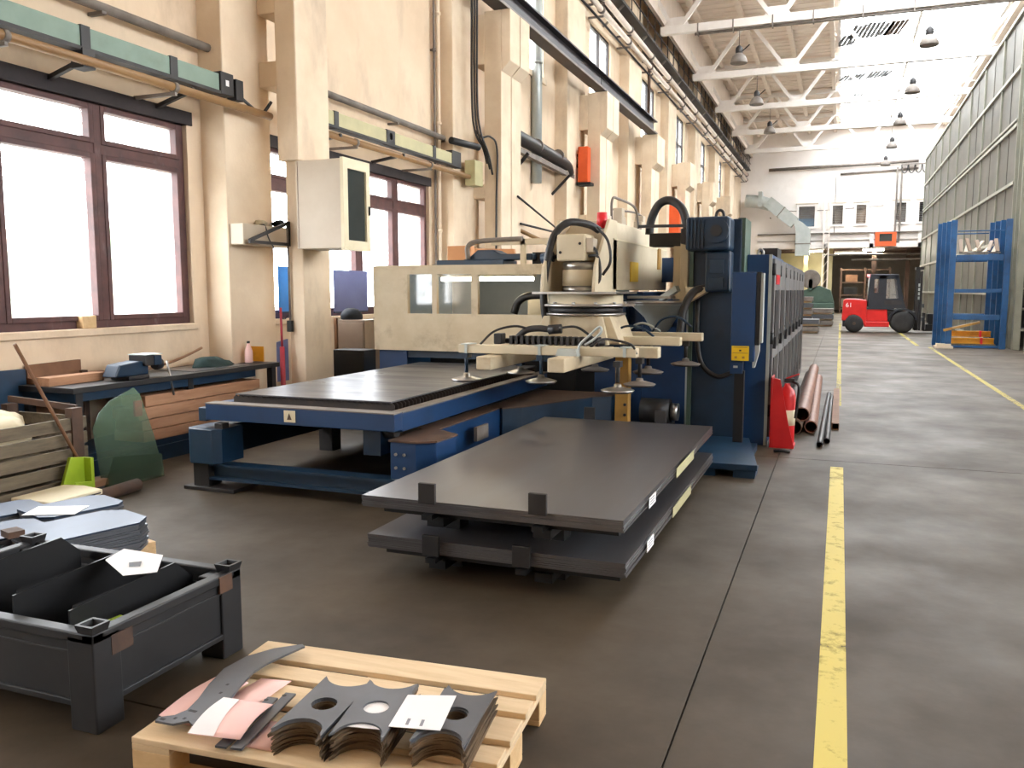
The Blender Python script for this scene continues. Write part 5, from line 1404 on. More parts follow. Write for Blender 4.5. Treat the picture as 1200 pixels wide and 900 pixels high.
for x, y, sx, sy in ((X1, Y0, 1, -1), (X1, Y1, 1, 1), (X0, Y0, -1, -1), (X0, Y1, -1, 1)):
    MB().box(x - sx * 0.115, x + sx * 0.012, y - sy * 0.115, y + sy * 0.012, 0.0, 0.36).build('corner_post', 'bin_steel', sb, 0.006)
    cx_, cy_ = x - sx * 0.025, y - sy * 0.025
    a, b = 0.03, 0.042
    m = MB()
    m.add([(cx_ - a, cy_ - a, 0.355), (cx_ + a, cy_ - a, 0.355), (cx_ + a, cy_ + a, 0.35), (cx_ - a, cy_ + a, 0.35), (cx_ - b, cy_ - b, 0.405), (cx_ + b, cy_ - b, 0.405), (cx_ + b, cy_ + b, 0.405), (cx_ - b, cy_ + b, 0.405),
           (cx_ - b + 0.012, cy_ - b + 0.012, 0.405), (cx_ + b - 0.012, cy_ - b + 0.012, 0.405), (cx_ + b - 0.012, cy_ + b - 0.012, 0.405), (cx_ - b + 0.012, cy_ + b - 0.012, 0.405), (cx_ - a + 0.012, cy_ - a + 0.012, 0.36), (cx_ + a - 0.012, cy_ - a + 0.012, 0.36), (cx_ + a - 0.012, cy_ + a - 0.012, 0.36), (cx_ - a + 0.012, cy_ + a - 0.012, 0.36)],
          [(0, 1, 5, 4), (1, 2, 6, 5), (2, 3, 7, 6), (3, 0, 4, 7), (4, 5, 9, 8), (5, 6, 10, 9), (6, 7, 11, 10), (7, 4, 8, 11), (8, 9, 13, 12), (9, 10, 14, 13), (10, 11, 15, 14), (11, 8, 12, 15), (12, 13, 14, 15)])
    m.build('corner_cup', 'bin_steel', sb)
MB().box(X1 + 0.006, X1 + 0.014, 2.24, 2.34, 0.27, 0.345).build('rust_patch', 'rust', sb)
MB().box(X1 + 0.006, X1 + 0.016, 2.82, 2.9, 0.3, 0.372).build('rust_patch', 'rust', sb)
# black trays standing inside
for i, (x, z0, lab) in enumerate(((-2.64, 0.43, 'black sheet metal tray in the stillage nearest its right side'), (-2.93, 0.45, 'black sheet metal tray second from the right in the stillage'), (-3.3, 0.47, 'black sheet metal tray farthest left in the stillage'))):
    t = T('sheet_tray', lab, 'tray', (x, 2.55, 0.141), group='trays in the stillage')
    MB().prism([(2.24, 0.141), (2.88, 0.141), (2.88, z0 - 0.09), (2.78, z0), (2.24, z0 - 0.02)], x - 0.004, x + 0.004, 'x').build('web', 'tray', t)
    MB().box(x - 0.13, x - 0.004, 2.24, 2.88, 0.141, 0.148).build('flange', 'tray', t)
    MB().prism([(x, z0 - 0.005), (x - 0.016, z0 - 0.03), (x - 0.016, z0 - 0.036), (x, z0 - 0.03)], 2.26, 2.76, 'y').build('lip', 'tray', t)
o = MB().add([(-2.66, 2.52, 0.452), (-2.60, 2.64, 0.435), (-2.72, 2.8, 0.445), (-2.9, 2.76, 0.465), (-2.86, 2.62, 0.462), (-2.66, 2.52, 0.455), (-2.60, 2.64, 0.438), (-2.72, 2.8, 0.448), (-2.9, 2.76, 0.468), (-2.86, 2.62, 0.465)],
             [(0, 1, 2, 3, 4), (9, 8, 7, 6, 5), (0, 5, 6, 1), (1, 6, 7, 2), (2, 7, 8, 3), (3, 8, 9, 4), (4, 9, 5, 0)]).build('paper_sheet', 'paper')
tag(o, 'crumpled white paper lying across the trays of the stillage', 'paper')
MB().ngon([(-2.71, 2.6, 0.458), (-2.68, 2.63, 0.455), (-2.72, 2.68, 0.457), (-2.75, 2.64, 0.46)]).build('ink_blot', 'charcoal', o)
tag(MB().prism([(-2.62, 2.22), (-2.49, 2.24), (-2.49, 2.42), (-2.6, 2.44)], 0.141, 0.33, 'z').build('lime_box', 'lime', bevel=0.006), 'lime green box inside the stillage corner', 'box')

# ================================================================== BACK PALLET WITH BLUE GREY PLATES
def pallet(label, loc, rz, L=1.2, Wd=0.8, light='pine', gaps=5):
    t = T('wooden_pallet', label, 'pallet', loc, local=True, rz=rz)
    a = L / 2
    ws = [0.145, 0.1, 0.145, 0.1, 0.145]
    g = (Wd - sum(ws)) / 4
    y = -Wd / 2
    for w in ws:
        MB().box(-a, a, y, y + w, 0.122, 0.144).build('deck_board', light, t, 0.003)
        y += w + g
    for x in (-a + 0.0725, 0, a - 0.0725):
        MB().box(x - 0.0725, x + 0.0725, -Wd / 2, Wd / 2, 0.1, 0.122).build('cross_board', light, t, 0.003)
    for x in (-a + 0.0725, 0, a - 0.0725):
        for yy, w in ((-Wd / 2 + 0.05, 0.1), (0, 0.145), (Wd / 2 - 0.05, 0.1)):
            MB().box(x - 0.0725, x + 0.0725, yy - w / 2, yy + w / 2, 0.022, 0.1).build('block', 'pine_b', t, 0.003)
    for yy, w in ((-Wd / 2 + 0.05, 0.1), (0, 0.145), (Wd / 2 - 0.05, 0.1)):
        MB().box(-a, a, yy - w / 2, yy + w / 2, 0, 0.022).build('bottom_board', 'pine_b', t, 0.003)
    return t


pallet('wooden pallet under the blue grey plates behind the stillage', (-4.36, 3.52, 0), R(-17), light='pine_b')


def chamfer(x0, x1, y0, y1, c1, c2):
    return [(x0, y0), (x1 - c1, y0), (x1, y0 + c1), (x1, y1 - c2), (x1 - c2, y1), (x0 + c1, y1), (x0, y1 - c1)]


def rot2(p, a, c):
    return (c[0] + p[0] * math.cos(a) - p[1] * math.sin(a), c[1] + p[0] * math.sin(a) + p[1] * math.cos(a))


stk = [((-3.87, 3.4), 0.42, 0.62, 16, 0.145, 0.31, 0.09, 'front right stack of blue grey plates'), ((-4.28, 3.12), 0.36, 0.62, 12, 0.145, 0.29, 0.07, 'front left stack of blue grey plates'), ((-4.33, 3.75), 0.36, 0.5, 10, 0.145, 0.29, 0.06, 'rear right stack of blue grey plates'), ((-4.74, 3.55), 0.34, 0.5, 9, 0.145, 0.27, 0.05, 'rear left stack of blue grey plates')]
for c, w, l, n, z0, z1, ch, lab in stk:
    h = (z1 - z0) / n
    first = None
    for k in range(n):
        rr = random.Random(k + n)
        dx, dy = rr.uniform(-0.008, 0.008), rr.uniform(-0.008, 0.008)
        top = k == n - 1
        if first is None or top:
            poly = [rot2(p, R(-17), c) for p in chamfer(-w / 2, w / 2, -l / 2, l / 2, ch, ch)]
            o = MB().prism(poly, z0 + k * h + 0.0005, z0 + (k + 1) * h - 0.001, 'z').build('cut_plate', 'plate_blue' if top else 'plate', loc=(c[0], c[1], z0 + k * h))
            if first is None: first = o
        else:
            o = first.copy()
            C.objects.link(o)
            o.location = (c[0] + dx, c[1] + dy, z0 + k * h)
        tag(o, ('topmost plate of the ' if top else 'plate %s from the top in the ' % ORD[n - 1 - k]) + lab, 'plate', lab)
tag(MB().prism([rot2(p, R(25), (-4.32, 3.62)) for p in ((-0.15, -0.1), (0.15, -0.1), (0.15, 0.1), (-0.15, 0.1))], 0.2905, 0.293, 'z').build('paper_sheet', 'paper'), 'white paper lying on the rear blue grey plates', 'paper')
tag(MB().prism([rot2(p, R(-17), (-4.02, 3.1)) for p in ((-0.05, -0.04), (0.05, -0.04), (0.05, 0.04), (-0.05, 0.04))], 0.311, 0.345, 'z').build('iron_block', 'rust'), 'small rusty block on the corner of the front plates', 'block')

# ================================================================== FRONT PALLET AND ITS PLATES
PR = R(4.5)
PCX, PCY = -1.545, 2.445
pallet('new pine pallet in the foreground carrying cut plates and papers', (PCX, PCY, 0), PR, 1.2, 0.8)


def PL(x, y):
    return rot2((x, y), PR, (PCX, PCY))


def star_plate(s=1.0):
    """plate left between cut discs: round hole, concave flanks, horned corners (local coordinates)"""
    out = []

    def arc(cx, cy, r, a0, a1, n):
        for i in range(n + 1):
            t = R(a0 + (a1 - a0) * i / n)
            out.append((cx + r * math.cos(t), cy + r * math.sin(t)))
    # bottom notch, right flank, top scallop, left flank
    out.append((-0.086, -0.19))
    arc(0.0, -0.178, 0.076, 176, 4, 16)
    out.append((0.086, -0.19))
    out.append((0.088, 0.185))
    arc(0.0, 0.222, 0.092, -32, -148, 12)
    out.append((-0.088, 0.185))
    return [(x * s, y * s) for x, y in out]


def holed_plate(cx, cy, a, z0, z1, hole=0.043, hy=0.0):
    poly = star_plate()
    H = [(hole * math.cos(2 * PI * i / 24), hy + hole * math.sin(2 * PI * i / 24)) for i in range(24)]
    bm = bmesh.new()
    vo = [bm.verts.new((x, y, 0)) for x, y in poly]
    vi = [bm.verts.new((x, y, 0)) for x, y in H]
    ed = [bm.edges.new((vo[i], vo[(i + 1) % len(vo)])) for i in range(len(vo))] + [bm.edges.new((vi[i], vi[(i + 1) % 24])) for i in range(24)]
    bmesh.ops.triangle_fill(bm, use_beauty=True, use_dissolve=False, edges=ed)
    r = bmesh.ops.extrude_face_region(bm, geom=bm.faces[:])
    vs = [g for g in r['geom'] if isinstance(g, bmesh.types.BMVert)]
    bmesh.ops.translate(bm, verts=vs, vec=(0, 0, z1 - z0))
    bmesh.ops.recalc_face_normals(bm, faces=bm.faces[:])
    me = bpy.data.meshes.new('nested_plate')
    bm.to_mesh(me)
    bm.free()
    return me


base_me = holed_plate(0, 0, 0, 0, 0.0066)
base_me.materials.append(M['plate_rust'])
top_me = base_me.copy()
top_me.materials.clear()
top_me.materials.append(M['plate'])
st = [(-1.548, 2.272, 6, 12, 'left', 11), (-1.372, 2.31, 11, 12, 'middle', 22), (-1.112, 2.37, 6.6, 12, 'right', 33)]
for wx, wy, deg, n, nm, sd in st:
    rr = random.Random(sd)
    for k in range(n):
        top = k == n - 1
        o = bpy.data.objects.new('nested_plate', top_me if k >= n - 2 else base_me)
        C.objects.link(o)
        j = 0.0 if top else 0.007
        o.location = (wx + rr.uniform(-j, j), wy + rr.uniform(-j, j), 0.1445 + k * 0.0074 + (0.003 if nm == 'middle' else 0))
        o.rotation_euler = (0, 0, R(deg) + rr.uniform(-0.05, 0.05) * (0 if top else 1))
        tag(o, ('topmost horned plate of the %s stack on the front pallet' if top else 'horned plate ' + ORD[n - 1 - k] + ' from the top of the %s stack on the front pallet') % nm, 'plate', 'horned plates of the %s stack' % nm)
tag(MB().prism([rot2(p, R(11), (-1.372, 2.3)) for p in ((-0.07, -0.115), (0.06, -0.115), (0.06, 0.07), (-0.07, 0.07))], 0.2282, 0.2288, 'z').build('paper_sheet', 'paper'), 'white paper slipped under the topmost middle horned plate, seen through its hole', 'paper')
# sickle shaped plate
zz = 0.16
ctr = [(-2.075, 2.075, 0.012), (-2.02, 2.092, 0.03), (-1.975, 2.15, 0.05), (-1.99, 2.25, 0.056), (-2.03, 2.36, 0.06), (-2.06, 2.47, 0.062), (-2.055, 2.57, 0.058), (-2.02, 2.66, 0.044), (-1.965, 2.75, 0.012)]
L_, R_ = [], []
for i, (x, y, w) in enumerate(ctr):
    a = Vector(ctr[max(i - 1, 0)][:2])
    b = Vector(ctr[min(i + 1, len(ctr) - 1)][:2])
    d = (b - a).normalized()
    L_.append((x - d.y * w, y + d.x * w))
    R_.append((x + d.y * w, y - d.x * w))
n = len(ctr)
m = MB()
m.add([(p[0], p[1], zz + 0.016) for p in L_] + [(p[0], p[1], zz + 0.016) for p in R_] + [(p[0], p[1], zz + 0.008) for p in L_] + [(p[0], p[1], zz + 0.008) for p in R_],
      [(i, i + 1, n + i + 1, n + i) for i in range(n - 1)] + [(2 * n + i, 3 * n + i, 3 * n + i + 1, 2 * n + i + 1) for i in range(n - 1)] + [(i, 2 * n + i, 2 * n + i + 1, i + 1) for i in range(n - 1)] + [(n + i, n + i + 1, 3 * n + i + 1, 3 * n + i) for i in range(n - 1)] + [(0, n, 3 * n, 2 * n), (n - 1, 3 * n - 1, 4 * n - 1, 2 * n - 1)])
sk_ = m.build('sickle_plate', 'plate')
tag(sk_, 'long sickle shaped grey plate on the front pallet', 'plate')
for x, y, l in ((-2.055, 2.08, 0.01), (-2.02, 2.1, 0.005), (-1.99, 2.11, 0.005), (-2.0, 2.16, 0.016), (-2.0, 2.3, 0.005), (-2.02, 2.36, 0.005)):
    p = (x, y)
    MB().box(p[0] - l, p[0] + l, p[1] - 0.006, p[1] + 0.006, zz + 0.0155, zz + 0.0165).build('hole', 'black', sk_)
# tail of the sickle plate
mm = MB().prism([(-2.0, 2.12), (-1.93, 2.085), (-1.93, 2.17), (-1.95, 2.26)], zz + 0.0082, zz + 0.0158, 'z').build('tail', 'plate', sk_)


def curved_paper(name, m_, label, pts, z, curl, thick=0.0015, cat='paper'):
    """rectangular paper between 4 pallet points a,b (one short side) c,d, curled upward along its length"""
    a, b, c, d = [Vector(p) for p in pts]
    N = 10
    up, lo = [], []
    for i in range(N + 1):
        t = i / N
        h = z + curl * math.sin(t * PI) + 0.002 * math.sin(5 * t)
        p = a.lerp(d, t)
        q = b.lerp(c, t)
        up += [(p.x, p.y, h + thick), (q.x, q.y, h + thick * 1.5)]
        lo += [(p.x, p.y, h), (q.x, q.y, h)]
    k = len(up)
    fs = []
    for i in range(N):
        s = 2 * i
        fs += [(s, s + 1, s + 3, s + 2), (k + s, k + s + 2, k + s + 3, k + s + 1), (s, s + 2, k + s + 2, k + s), (s + 1, k + s + 1, k + s + 3, s + 3)]
    fs += [(0, k, k + 1, 1), (2 * N, 2 * N + 1, k + 2 * N + 1, k + 2 * N)]
    mb = MB().add(up + lo, fs, True)
    return tag(mb.build(name, m_), label, cat)


curved_paper('pink_paper', 'pink', 'pink paper under the sickle plate on the front pallet', ((-2.13, 2.14), (-1.98, 2.12), (-2.0, 2.45), (-2.14, 2.5)), 0.1455, 0.012)
curved_paper('pink_paper', 'pink', 'pink paper under the middle of the sickle plate', ((-1.98, 2.2), (-1.84, 2.24), (-1.86, 2.52), (-1.98, 2.5)), 0.1452, 0.006)
pw = curved_paper('white_pink_paper', 'pink', 'curled pink and white form on the front left of the pallet', ((-1.906, 2.031), (-1.725, 2.062), (-1.772, 2.294), (-1.964, 2.272)), 0.178, 0.012)
a_ = [(-1.906, 2.031), (-1.815, 2.046), (-1.90, 2.279), (-1.964, 2.272)]
mbp = MB()
N = 10
row = []
for i in range(N + 1):
    t = i / N
    h = 0.1805 + 0.012 * math.sin(t * PI) + 0.002 * math.sin(5 * t)
    p = Vector(a_[0]).lerp(Vector(a_[3]), t)
    q = Vector(a_[1]).lerp(Vector(a_[2]), t)
    row += [(p.x, p.y, h + 0.001), (q.x, q.y, h + 0.001)]
mbp.add(row, [(2 * i, 2 * i + 1, 2 * i + 3, 2 * i + 2) for i in range(N)], True)
mbp.build('white_half', 'paper', pw)
curved_paper('pink_paper', 'pink', 'pink paper corner under the flat bars', ((-1.74, 2.08), (-1.62, 2.09), (-1.64, 2.25), (-1.76, 2.25)), 0.1452, 0.002)
for i, (a, b, lab) in enumerate((((-1.775, 2.03), (-1.822, 2.36), 'short flat bar on the front pallet, left of the pair'), ((-1.715, 2.03), (-1.775, 2.40), 'short flat bar on the front pallet, right of the pair'))):
    p, q = a, b
    z = 0.156 + 0.006 * i
    t = T('flat_bar', lab, 'bar', ((p[0] + q[0]) / 2, (p[1] + q[1]) / 2, z))
    MB().bar((p[0], p[1], z + 0.004), (q[0], q[1], z + 0.004), 0.04, 0.008).build('bar', 'plate', t, 0.001)
    MB().cyl((q[0] - 0.01, q[1] - 0.025, z + 0.0075), (q[0] - 0.01, q[1] - 0.025, z + 0.009), 0.008, n=10).build('hole', 'black', t)
pp = T('paper_sheet', 'white printed form lying on the horned plates', 'paper', (-1.2, 2.33, 0.2385))
z = 0.2385
MB().prism([(-1.269, 2.207), (-1.106, 2.243), (-1.155, 2.468), (-1.311, 2.414)], z, z + 0.0012, 'z').build('sheet', 'paper', pp)
for x in (-1.225, -1.18):
    MB().prism([(x, 2.235 + (x + 1.225) * 0.2), (x + 0.01, 2.237 + (x + 1.225) * 0.2), (x, 2.275 + (x + 1.225) * 0.2), (x - 0.01, 2.273 + (x + 1.225) * 0.2)], z + 0.0012, z + 0.0016, 'z').build('printed_block', 'ink', pp)

# ================================================================== STORAGE TOWER ON THE RIGHT
sx = 4.33
rk = T('storage_tower', 'tall grey panelled storage tower along the right side', 'storage rack', (5.4, 40.8, 0))
PY = [27.1, 30.1, 33.7, 37.1, 40.6, 43.9, 47.0, 50.0, 53.0, 55.7]
PZ = [0.05, 1.5, 3.0, 4.55, 6.1, 7.65, 9.15]
for i in range(len(PY) - 1):
    for j in range(len(PZ) - 1):
        MB().box(sx + 0.05, sx + 0.09, PY[i] + 0.05, PY[i + 1] - 0.05, PZ[j] + 0.04, PZ[j + 1] - 0.04).build('panel', 'rack_panel', rk)
        if i < 3:
            ym = (PY[i] + PY[i + 1]) / 2
            MB().box(sx + 0.035, sx + 0.05, ym - 0.02, ym + 0.02, PZ[j] + 0.05, PZ[j + 1] - 0.05).build('panel_stiffener', 'rack_panel', rk)
for y in PY:
    MB().box(sx, sx + 0.1, y - 0.06, y + 0.06, 0, 9.2).build('post', 'rack_post', rk, 0.01)
for z in PZ:
    MB().box(sx - 0.02, sx + 0.06, 27.1, 55.7, z - 0.045, z + 0.045).build('rail', 'rack_rail', rk)
MB().box(sx - 0.03, sx + 0.05, 27.1, 55.7, 6.22, 6.28).build('rail', 'rack_rail', rk)
MB().box(sx + 0.12, 6.8, 55.6, 55.7, 0, 9.2).build('end_panel', 'rack_panel', rk)
MB().box(sx + 0.1, 6.8, 26.1, 55.7, 9.15, 9.25).build('top_panel', 'rack_panel', rk)
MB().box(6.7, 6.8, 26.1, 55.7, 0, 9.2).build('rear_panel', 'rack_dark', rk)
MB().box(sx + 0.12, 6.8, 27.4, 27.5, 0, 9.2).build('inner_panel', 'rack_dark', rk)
MB().box(sx + 0.02, sx + 0.2, 25.95, 26.15, 0, 9.3).build('front_post', 'rack_post', rk, 0.02)
MB().box(sx + 0.02, sx + 0.1, 26.6, 26.68, 0, 9.2).build('inner_post', 'rack_post', rk)
for k in range(16):
    z = 0.5 + 0.56 * k
    MB().box(sx + 0.12, 6.7, 26.2, 27.3, z, z + 0.05).build('shelf', 'rack_post' if k % 3 else 'rack_rail', rk)
t = T('storage_gantry', 'pale green steel frame at the right edge before the tower', 'gantry', (4.7, 25.2, 0))
MB().box(4.5, 4.6, 25.2, 25.3, 0, 2.85).build('post', 'rack_post', t, 0.01)
MB().box(4.5, 6.5, 25.2, 25.3, 2.85, 2.95).build('top_bar', 'rack_post', t, 0.01)
MB().box(6.4, 6.5, 25.2, 25.3, 0, 2.85).build('post', 'rack_post', t, 0.01)
tag(MB().prism([(4.42, 0.0), (4.6, 0.0), (4.72, 1.6), (4.62, 1.6)], 24.7, 24.75, 'y').build('leaning_board', 'pine'), 'pale board leaning on the frame at the right edge', 'board')

# ================================================================== BLUE FRAMES
bf0 = None
lab = ['nearest tall blue steel frame by the storage tower, yellow beams at its foot', 'second tall blue steel frame in the nested row', 'third tall blue steel frame in the nested row', 'rearmost tall blue steel frame in the nested row']
for i in range(4):
    y = 26.25 + 0.42 * i
    x0, x1 = 2.84, 4.16
    if bf0 is None:
        bf0 = T('stacking_stand', lab[0], 'stand', (3.5, y, 0), group='nested blue stands')
        for x in (x0, x1):
            MB().box(x - 0.075, x + 0.075, y - 0.05, y + 0.05, 0, 3.5).build('upright', 'frame_blue', bf0, 0.008)
            MB().box(x - 0.05, x + 0.05, y + 0.06, y + 0.4, 0.02, 0.1).build('foot', 'frame_blue', bf0)
        for z, h in ((3.2, 0.03), (2.48, 0.16), (1.58, 0.1), (0.86, 0.14)):
            MB().box(x0 + 0.09, x1 - 0.09, y - 0.04, y + 0.04, z - h / 2, z + h / 2).build('cross_bar', 'frame_blue', bf0, 0.006)
        MB().box(x0 + 0.09, x1 - 0.09, y - 0.03, y + 0.03, 0.02, 0.08).build('cross_bar', 'frame_blue', bf0)
    else:
        c = bf0.copy()
        C.objects.link(c)
        c['label'] = lab[i]
        c.location = (3.5 - 0.07 * i, y, 0)
        for ch in bf0.children:
            if ch.name.startswith('cross_bar') and i < 3: continue
            d = ch.copy()
            C.objects.link(d)
            d.parent = c
for i, (p, q, h, lb) in enumerate((((2.95, 26.55, 0.2), (4.0, 26.55, 0.2), 0.16, 'lower yellow beam lying at the foot of the blue frames'), ((2.95, 26.8, 0.38), (3.95, 26.8, 0.38), 0.16, 'upper yellow beam lying at the foot of the blue frames'), ((2.7, 26.1, 0.5), (3.6, 26.35, 0.72), 0.07, 'slanting yellow bar across the blue frames'))):
    t = T('yellow_beam', lb, 'beam', ((p[0] + q[0]) / 2, p[1], p[2] - h / 2))
    MB().ibeam(p, q, 0.14, h, 0.03).build('beam', 'yellow_steel', t) if h > 0.1 else MB().bar(p, q, 0.08, 0.06).build('beam', 'ochre', t)
    if h > 0.1: MB().box(3.66, 3.72, p[1] - 0.08, p[1] + 0.08, p[2] - h / 2 - 0.005, p[2] + h / 2 + 0.005).build('red_strap', 'beacon', t)
tag(B(2.92, 4.04, 26.45, 26.95, 0.0, 0.115).build('timber_bearer', 'old_wood', bevel=0.01), 'grey timber bearer under the yellow beams', 'timber')
t = T('rag_bundle', 'pale bundle of wire and offcuts on the middle bar of the blue frames', 'scrap', (3.5, 26.45, 2.6))
for k in range(9):
    rr = random.Random(50 + k)
    x = 3.05 + 0.11 * k
    MB().bar((x, 26.35, 2.62 + rr.uniform(0, 0.05)), (x + rr.uniform(-0.1, 0.25), 26.55, 2.75 + rr.uniform(0.05, 0.35)), 0.09, 0.04).build('offcut', 'grey_box' if k % 2 else 'locker', t)
MB().box(3.0, 4.0, 26.3, 26.6, 2.6, 2.63).build('board', 'grey_pipe', t)
tag(MB().box(2.5, 2.95, 26.0, 26.5, 0, 0.06).box(2.55, 2.9, 26.05, 26.45, 0.06, 0.12).build('sheet_offcuts', 'grey_box'), 'small pile of pale sheet offcuts at the left foot of the blue frames', 'offcuts', kind='stuff')

# ================================================================== FORKLIFT
fk = T('forklift', 'red forklift with charcoal cab crossing the far end of the aisle', 'forklift', (1.3, 35.3, 0))
ya, yb = 34.7, 35.9
MB().prism([(0.08, 0.45), (0.12, 1.2), (0.22, 1.27), (0.55, 1.27), (0.95, 1.22), (0.95, 0.3), (0.75, 0.3), (0.7, 0.55), (0.52, 0.68), (0.34, 0.64), (0.22, 0.45)], ya, yb, 'y').build('counterweight', 'red', fk, 0.03)
MB().box(0.88, 1.75, ya + 0.02, yb - 0.02, 0.22, 0.42).build('step', 'red', fk, 0.02)
MB().prism([(0.95, 0.42), (1.7, 0.42), (1.65, 0.9), (0.95, 0.92)], ya + 0.03, yb - 0.03, 'y').build('chassis', 'red', fk, 0.02)
MB().box(0.95, 1.9, ya + 0.01, yb - 0.01, 0.88, 0.95).build('sill', 'charcoal', fk)
cabp = [(1.0, 0.93), (2.05, 0.93), (2.35, 0.8), (2.2, 1.2), (2.08, 1.9), (1.95, 2.14), (1.05, 2.16), (0.98, 2.0)]
for y in (ya + 0.03, yb - 0.06):
    # side frame as separate posts and panels leaving the door glass open
    MB().prism([(1.0, 0.93), (2.3, 0.93), (2.18, 1.28), (1.02, 1.28)], y, y + 0.03, 'y').build('cab_side', 'charcoal', fk)
    MB().prism([(0.98, 1.28), (1.17, 1.28), (1.17, 2.14), (1.02, 2.16)], y, y + 0.03, 'y').build('rear_pillar', 'charcoal', fk)
    MB().prism([(1.34, 1.28), (1.6, 1.28), (1.6, 2.14), (1.34, 2.14)], y, y + 0.03, 'y').build('door_pillar', 'charcoal', fk)
    MB().prism([(2.02, 1.28), (2.2, 1.28), (2.0, 2.14), (1.9, 2.14)], y, y + 0.03, 'y').build('front_pillar', 'charcoal', fk)
    MB().prism([(1.17, 2.02), (2.0, 2.02), (1.96, 2.14), (1.17, 2.14)], y, y + 0.03, 'y').build('roof_rail', 'charcoal', fk)
    MB().prism([(1.17, 1.28), (1.34, 1.28), (1.34, 1.5), (1.17, 1.5)], y, y + 0.03, 'y').build('cab_side', 'charcoal', fk)
    MB().ngon([(1.17, y + 0.015, 1.5), (1.34, y + 0.015, 1.5), (1.34, y + 0.015, 2.02), (1.17, y + 0.015, 2.02)]).build('pane', 'clearglass', fk)
    MB().ngon([(1.6, y + 0.015, 1.28), (2.02, y + 0.015, 1.28), (1.92, y + 0.015, 2.02), (1.6, y + 0.015, 2.02)]).build('pane', 'clearglass', fk)
MB().box(1.55, 2.15, ya + 0.02, ya + 0.03, 1.06, 1.22).build('side_decal', 'dark_frame', fk)
MB().box(0.98, 2.0, ya + 0.03, yb - 0.03, 2.13, 2.19).build('roof', 'charcoal', fk, 0.015)
MB().cyl((0.94, ya + 0.06, 1.2), (1.0, ya + 0.06, 2.14), 0.025, n=8).build('exhaust_pipe', 'galv', fk)
MB().cyl((0.97, ya + 0.06, 2.1), (0.97, ya + 0.06, 2.19), 0.055, n=12).build('tail_lamp', 'tail', fk)
MB().box(1.25, 1.6, ya + 0.3, yb - 0.3, 0.95, 1.15).build('seat', 'black', fk, 0.03)
MB().box(1.2, 1.3, ya + 0.3, yb - 0.3, 1.1, 1.7).build('seat_back', 'black', fk, 0.03)
MB().lathe((1.95, 35.1, 1.42), [(0.16, 0), (0.17, 0.012), (0.16, 0.024)], 18).build('steering_wheel', 'black', fk)
MB().prism([(1.72, 0.42), (1.95, 0.42), (1.95, 0.86), (1.68, 0.86)], ya + 0.06, yb - 0.06, 'y').build('foot_well', 'dark_steel', fk)
mud = []
for k in range(11):
    a = R(10 + 16 * k)
    mud.append((2.2 + 0.52 * math.cos(a), 0.41 + 0.52 * math.sin(a)))
for k in reversed(range(11)):
    a = R(10 + 16 * k)
    mud.append((2.2 + 0.45 * math.cos(a), 0.41 + 0.45 * math.sin(a)))
MB().prism(mud, ya - 0.02, ya + 0.3, 'y').build('mudguard', 'charcoal', fk)
MB().prism(mud, yb - 0.3, yb + 0.02, 'y').build('mudguard', 'charcoal', fk)
for x, r in ((0.53, 0.34), (2.2, 0.41)):
    for y, s in ((ya - 0.0, -1), (yb, 1)):
        w = MB().lathe((x, y - s * 0.1, r), [(r * 0.5, -0.11), (r * 0.94, -0.11), (r, -0.07), (r, 0.07), (r * 0.94, 0.11), (r * 0.5, 0.11)], 24, 'y').build('wheel', 'tyre', fk)
        MB().lathe((x, y - s * 0.1, r), [(r * 0.52, -0.1), (r * 0.5, -0.06), (r * 0.2, -0.06), (r * 0.18, -0.12)], 18, 'y').build('rim', 'rust' if x < 1 else 'dark_steel', w)
MB().box(0.12, 0.3, ya + 0.05, yb - 0.05, 0.22, 0.5).build('rear_bumper', 'charcoal', fk, 0.02)
for y in (35.05, 35.55):
    MB().box(2.62, 2.74, y - 0.05, y + 0.05, 0.1, 2.45).build('mast_rail', 'dark_steel', fk)
    MB().box(2.76, 2.84, y - 0.04, y + 0.04, 0.1, 2.3).build('mast_rail', 'black', fk)
    MB().box(2.95, 4.05, y - 0.06, y + 0.06, 0.08, 0.13).build('fork', 'black', fk)
    MB().box(2.92, 2.98, y - 0.06, y + 0.06, 0.08, 0.75).build('fork_shank', 'black', fk)
MB().box(2.6, 2.86, 34.98, 35.62, 2.36, 2.45).build('mast_head', 'dark_steel', fk)
MB().box(2.66, 2.8, 35.25, 35.35, 0.2, 2.1).build('lift_cylinder', 'charcoal', fk)
for z in (0.45, 0.95):
    MB().box(2.86, 2.92, 34.9, 35.7, z, z + 0.14).build('carriage_bar', 'charcoal', fk)
for k in range(4):
    MB().box(2.7, 2.76, 34.99, 35.0, 1.25 + 0.16 * k, 1.36 + 0.16 * k).build('chain_guide', 'galv', fk)
MB().box(2.3, 2.62, ya + 0.1, yb - 0.1, 0.3, 0.8).build('front_axle_housing', 'dark_steel', fk)
text_mesh('fleet_number', '61', 0.24, 'paper', fk, Matrix.Translation((0.32, ya - 0.002, 1.03)) @ Matrix.Rotation(R(90), 4, 'X'), 0.004)
tag(MB().box(3.0, 3.9, 34.95, 35.65, 0.131, 0.33).box(3.05, 3.85, 35.0, 35.6, 0.4, 0.72).box(3.1, 3.8, 35.05, 35.55, 0.33, 0.4).build('dark_load', 'tray', loc=(3.45, 35.3, 0.131)), 'dark load on the forks of the red forklift', 'load')

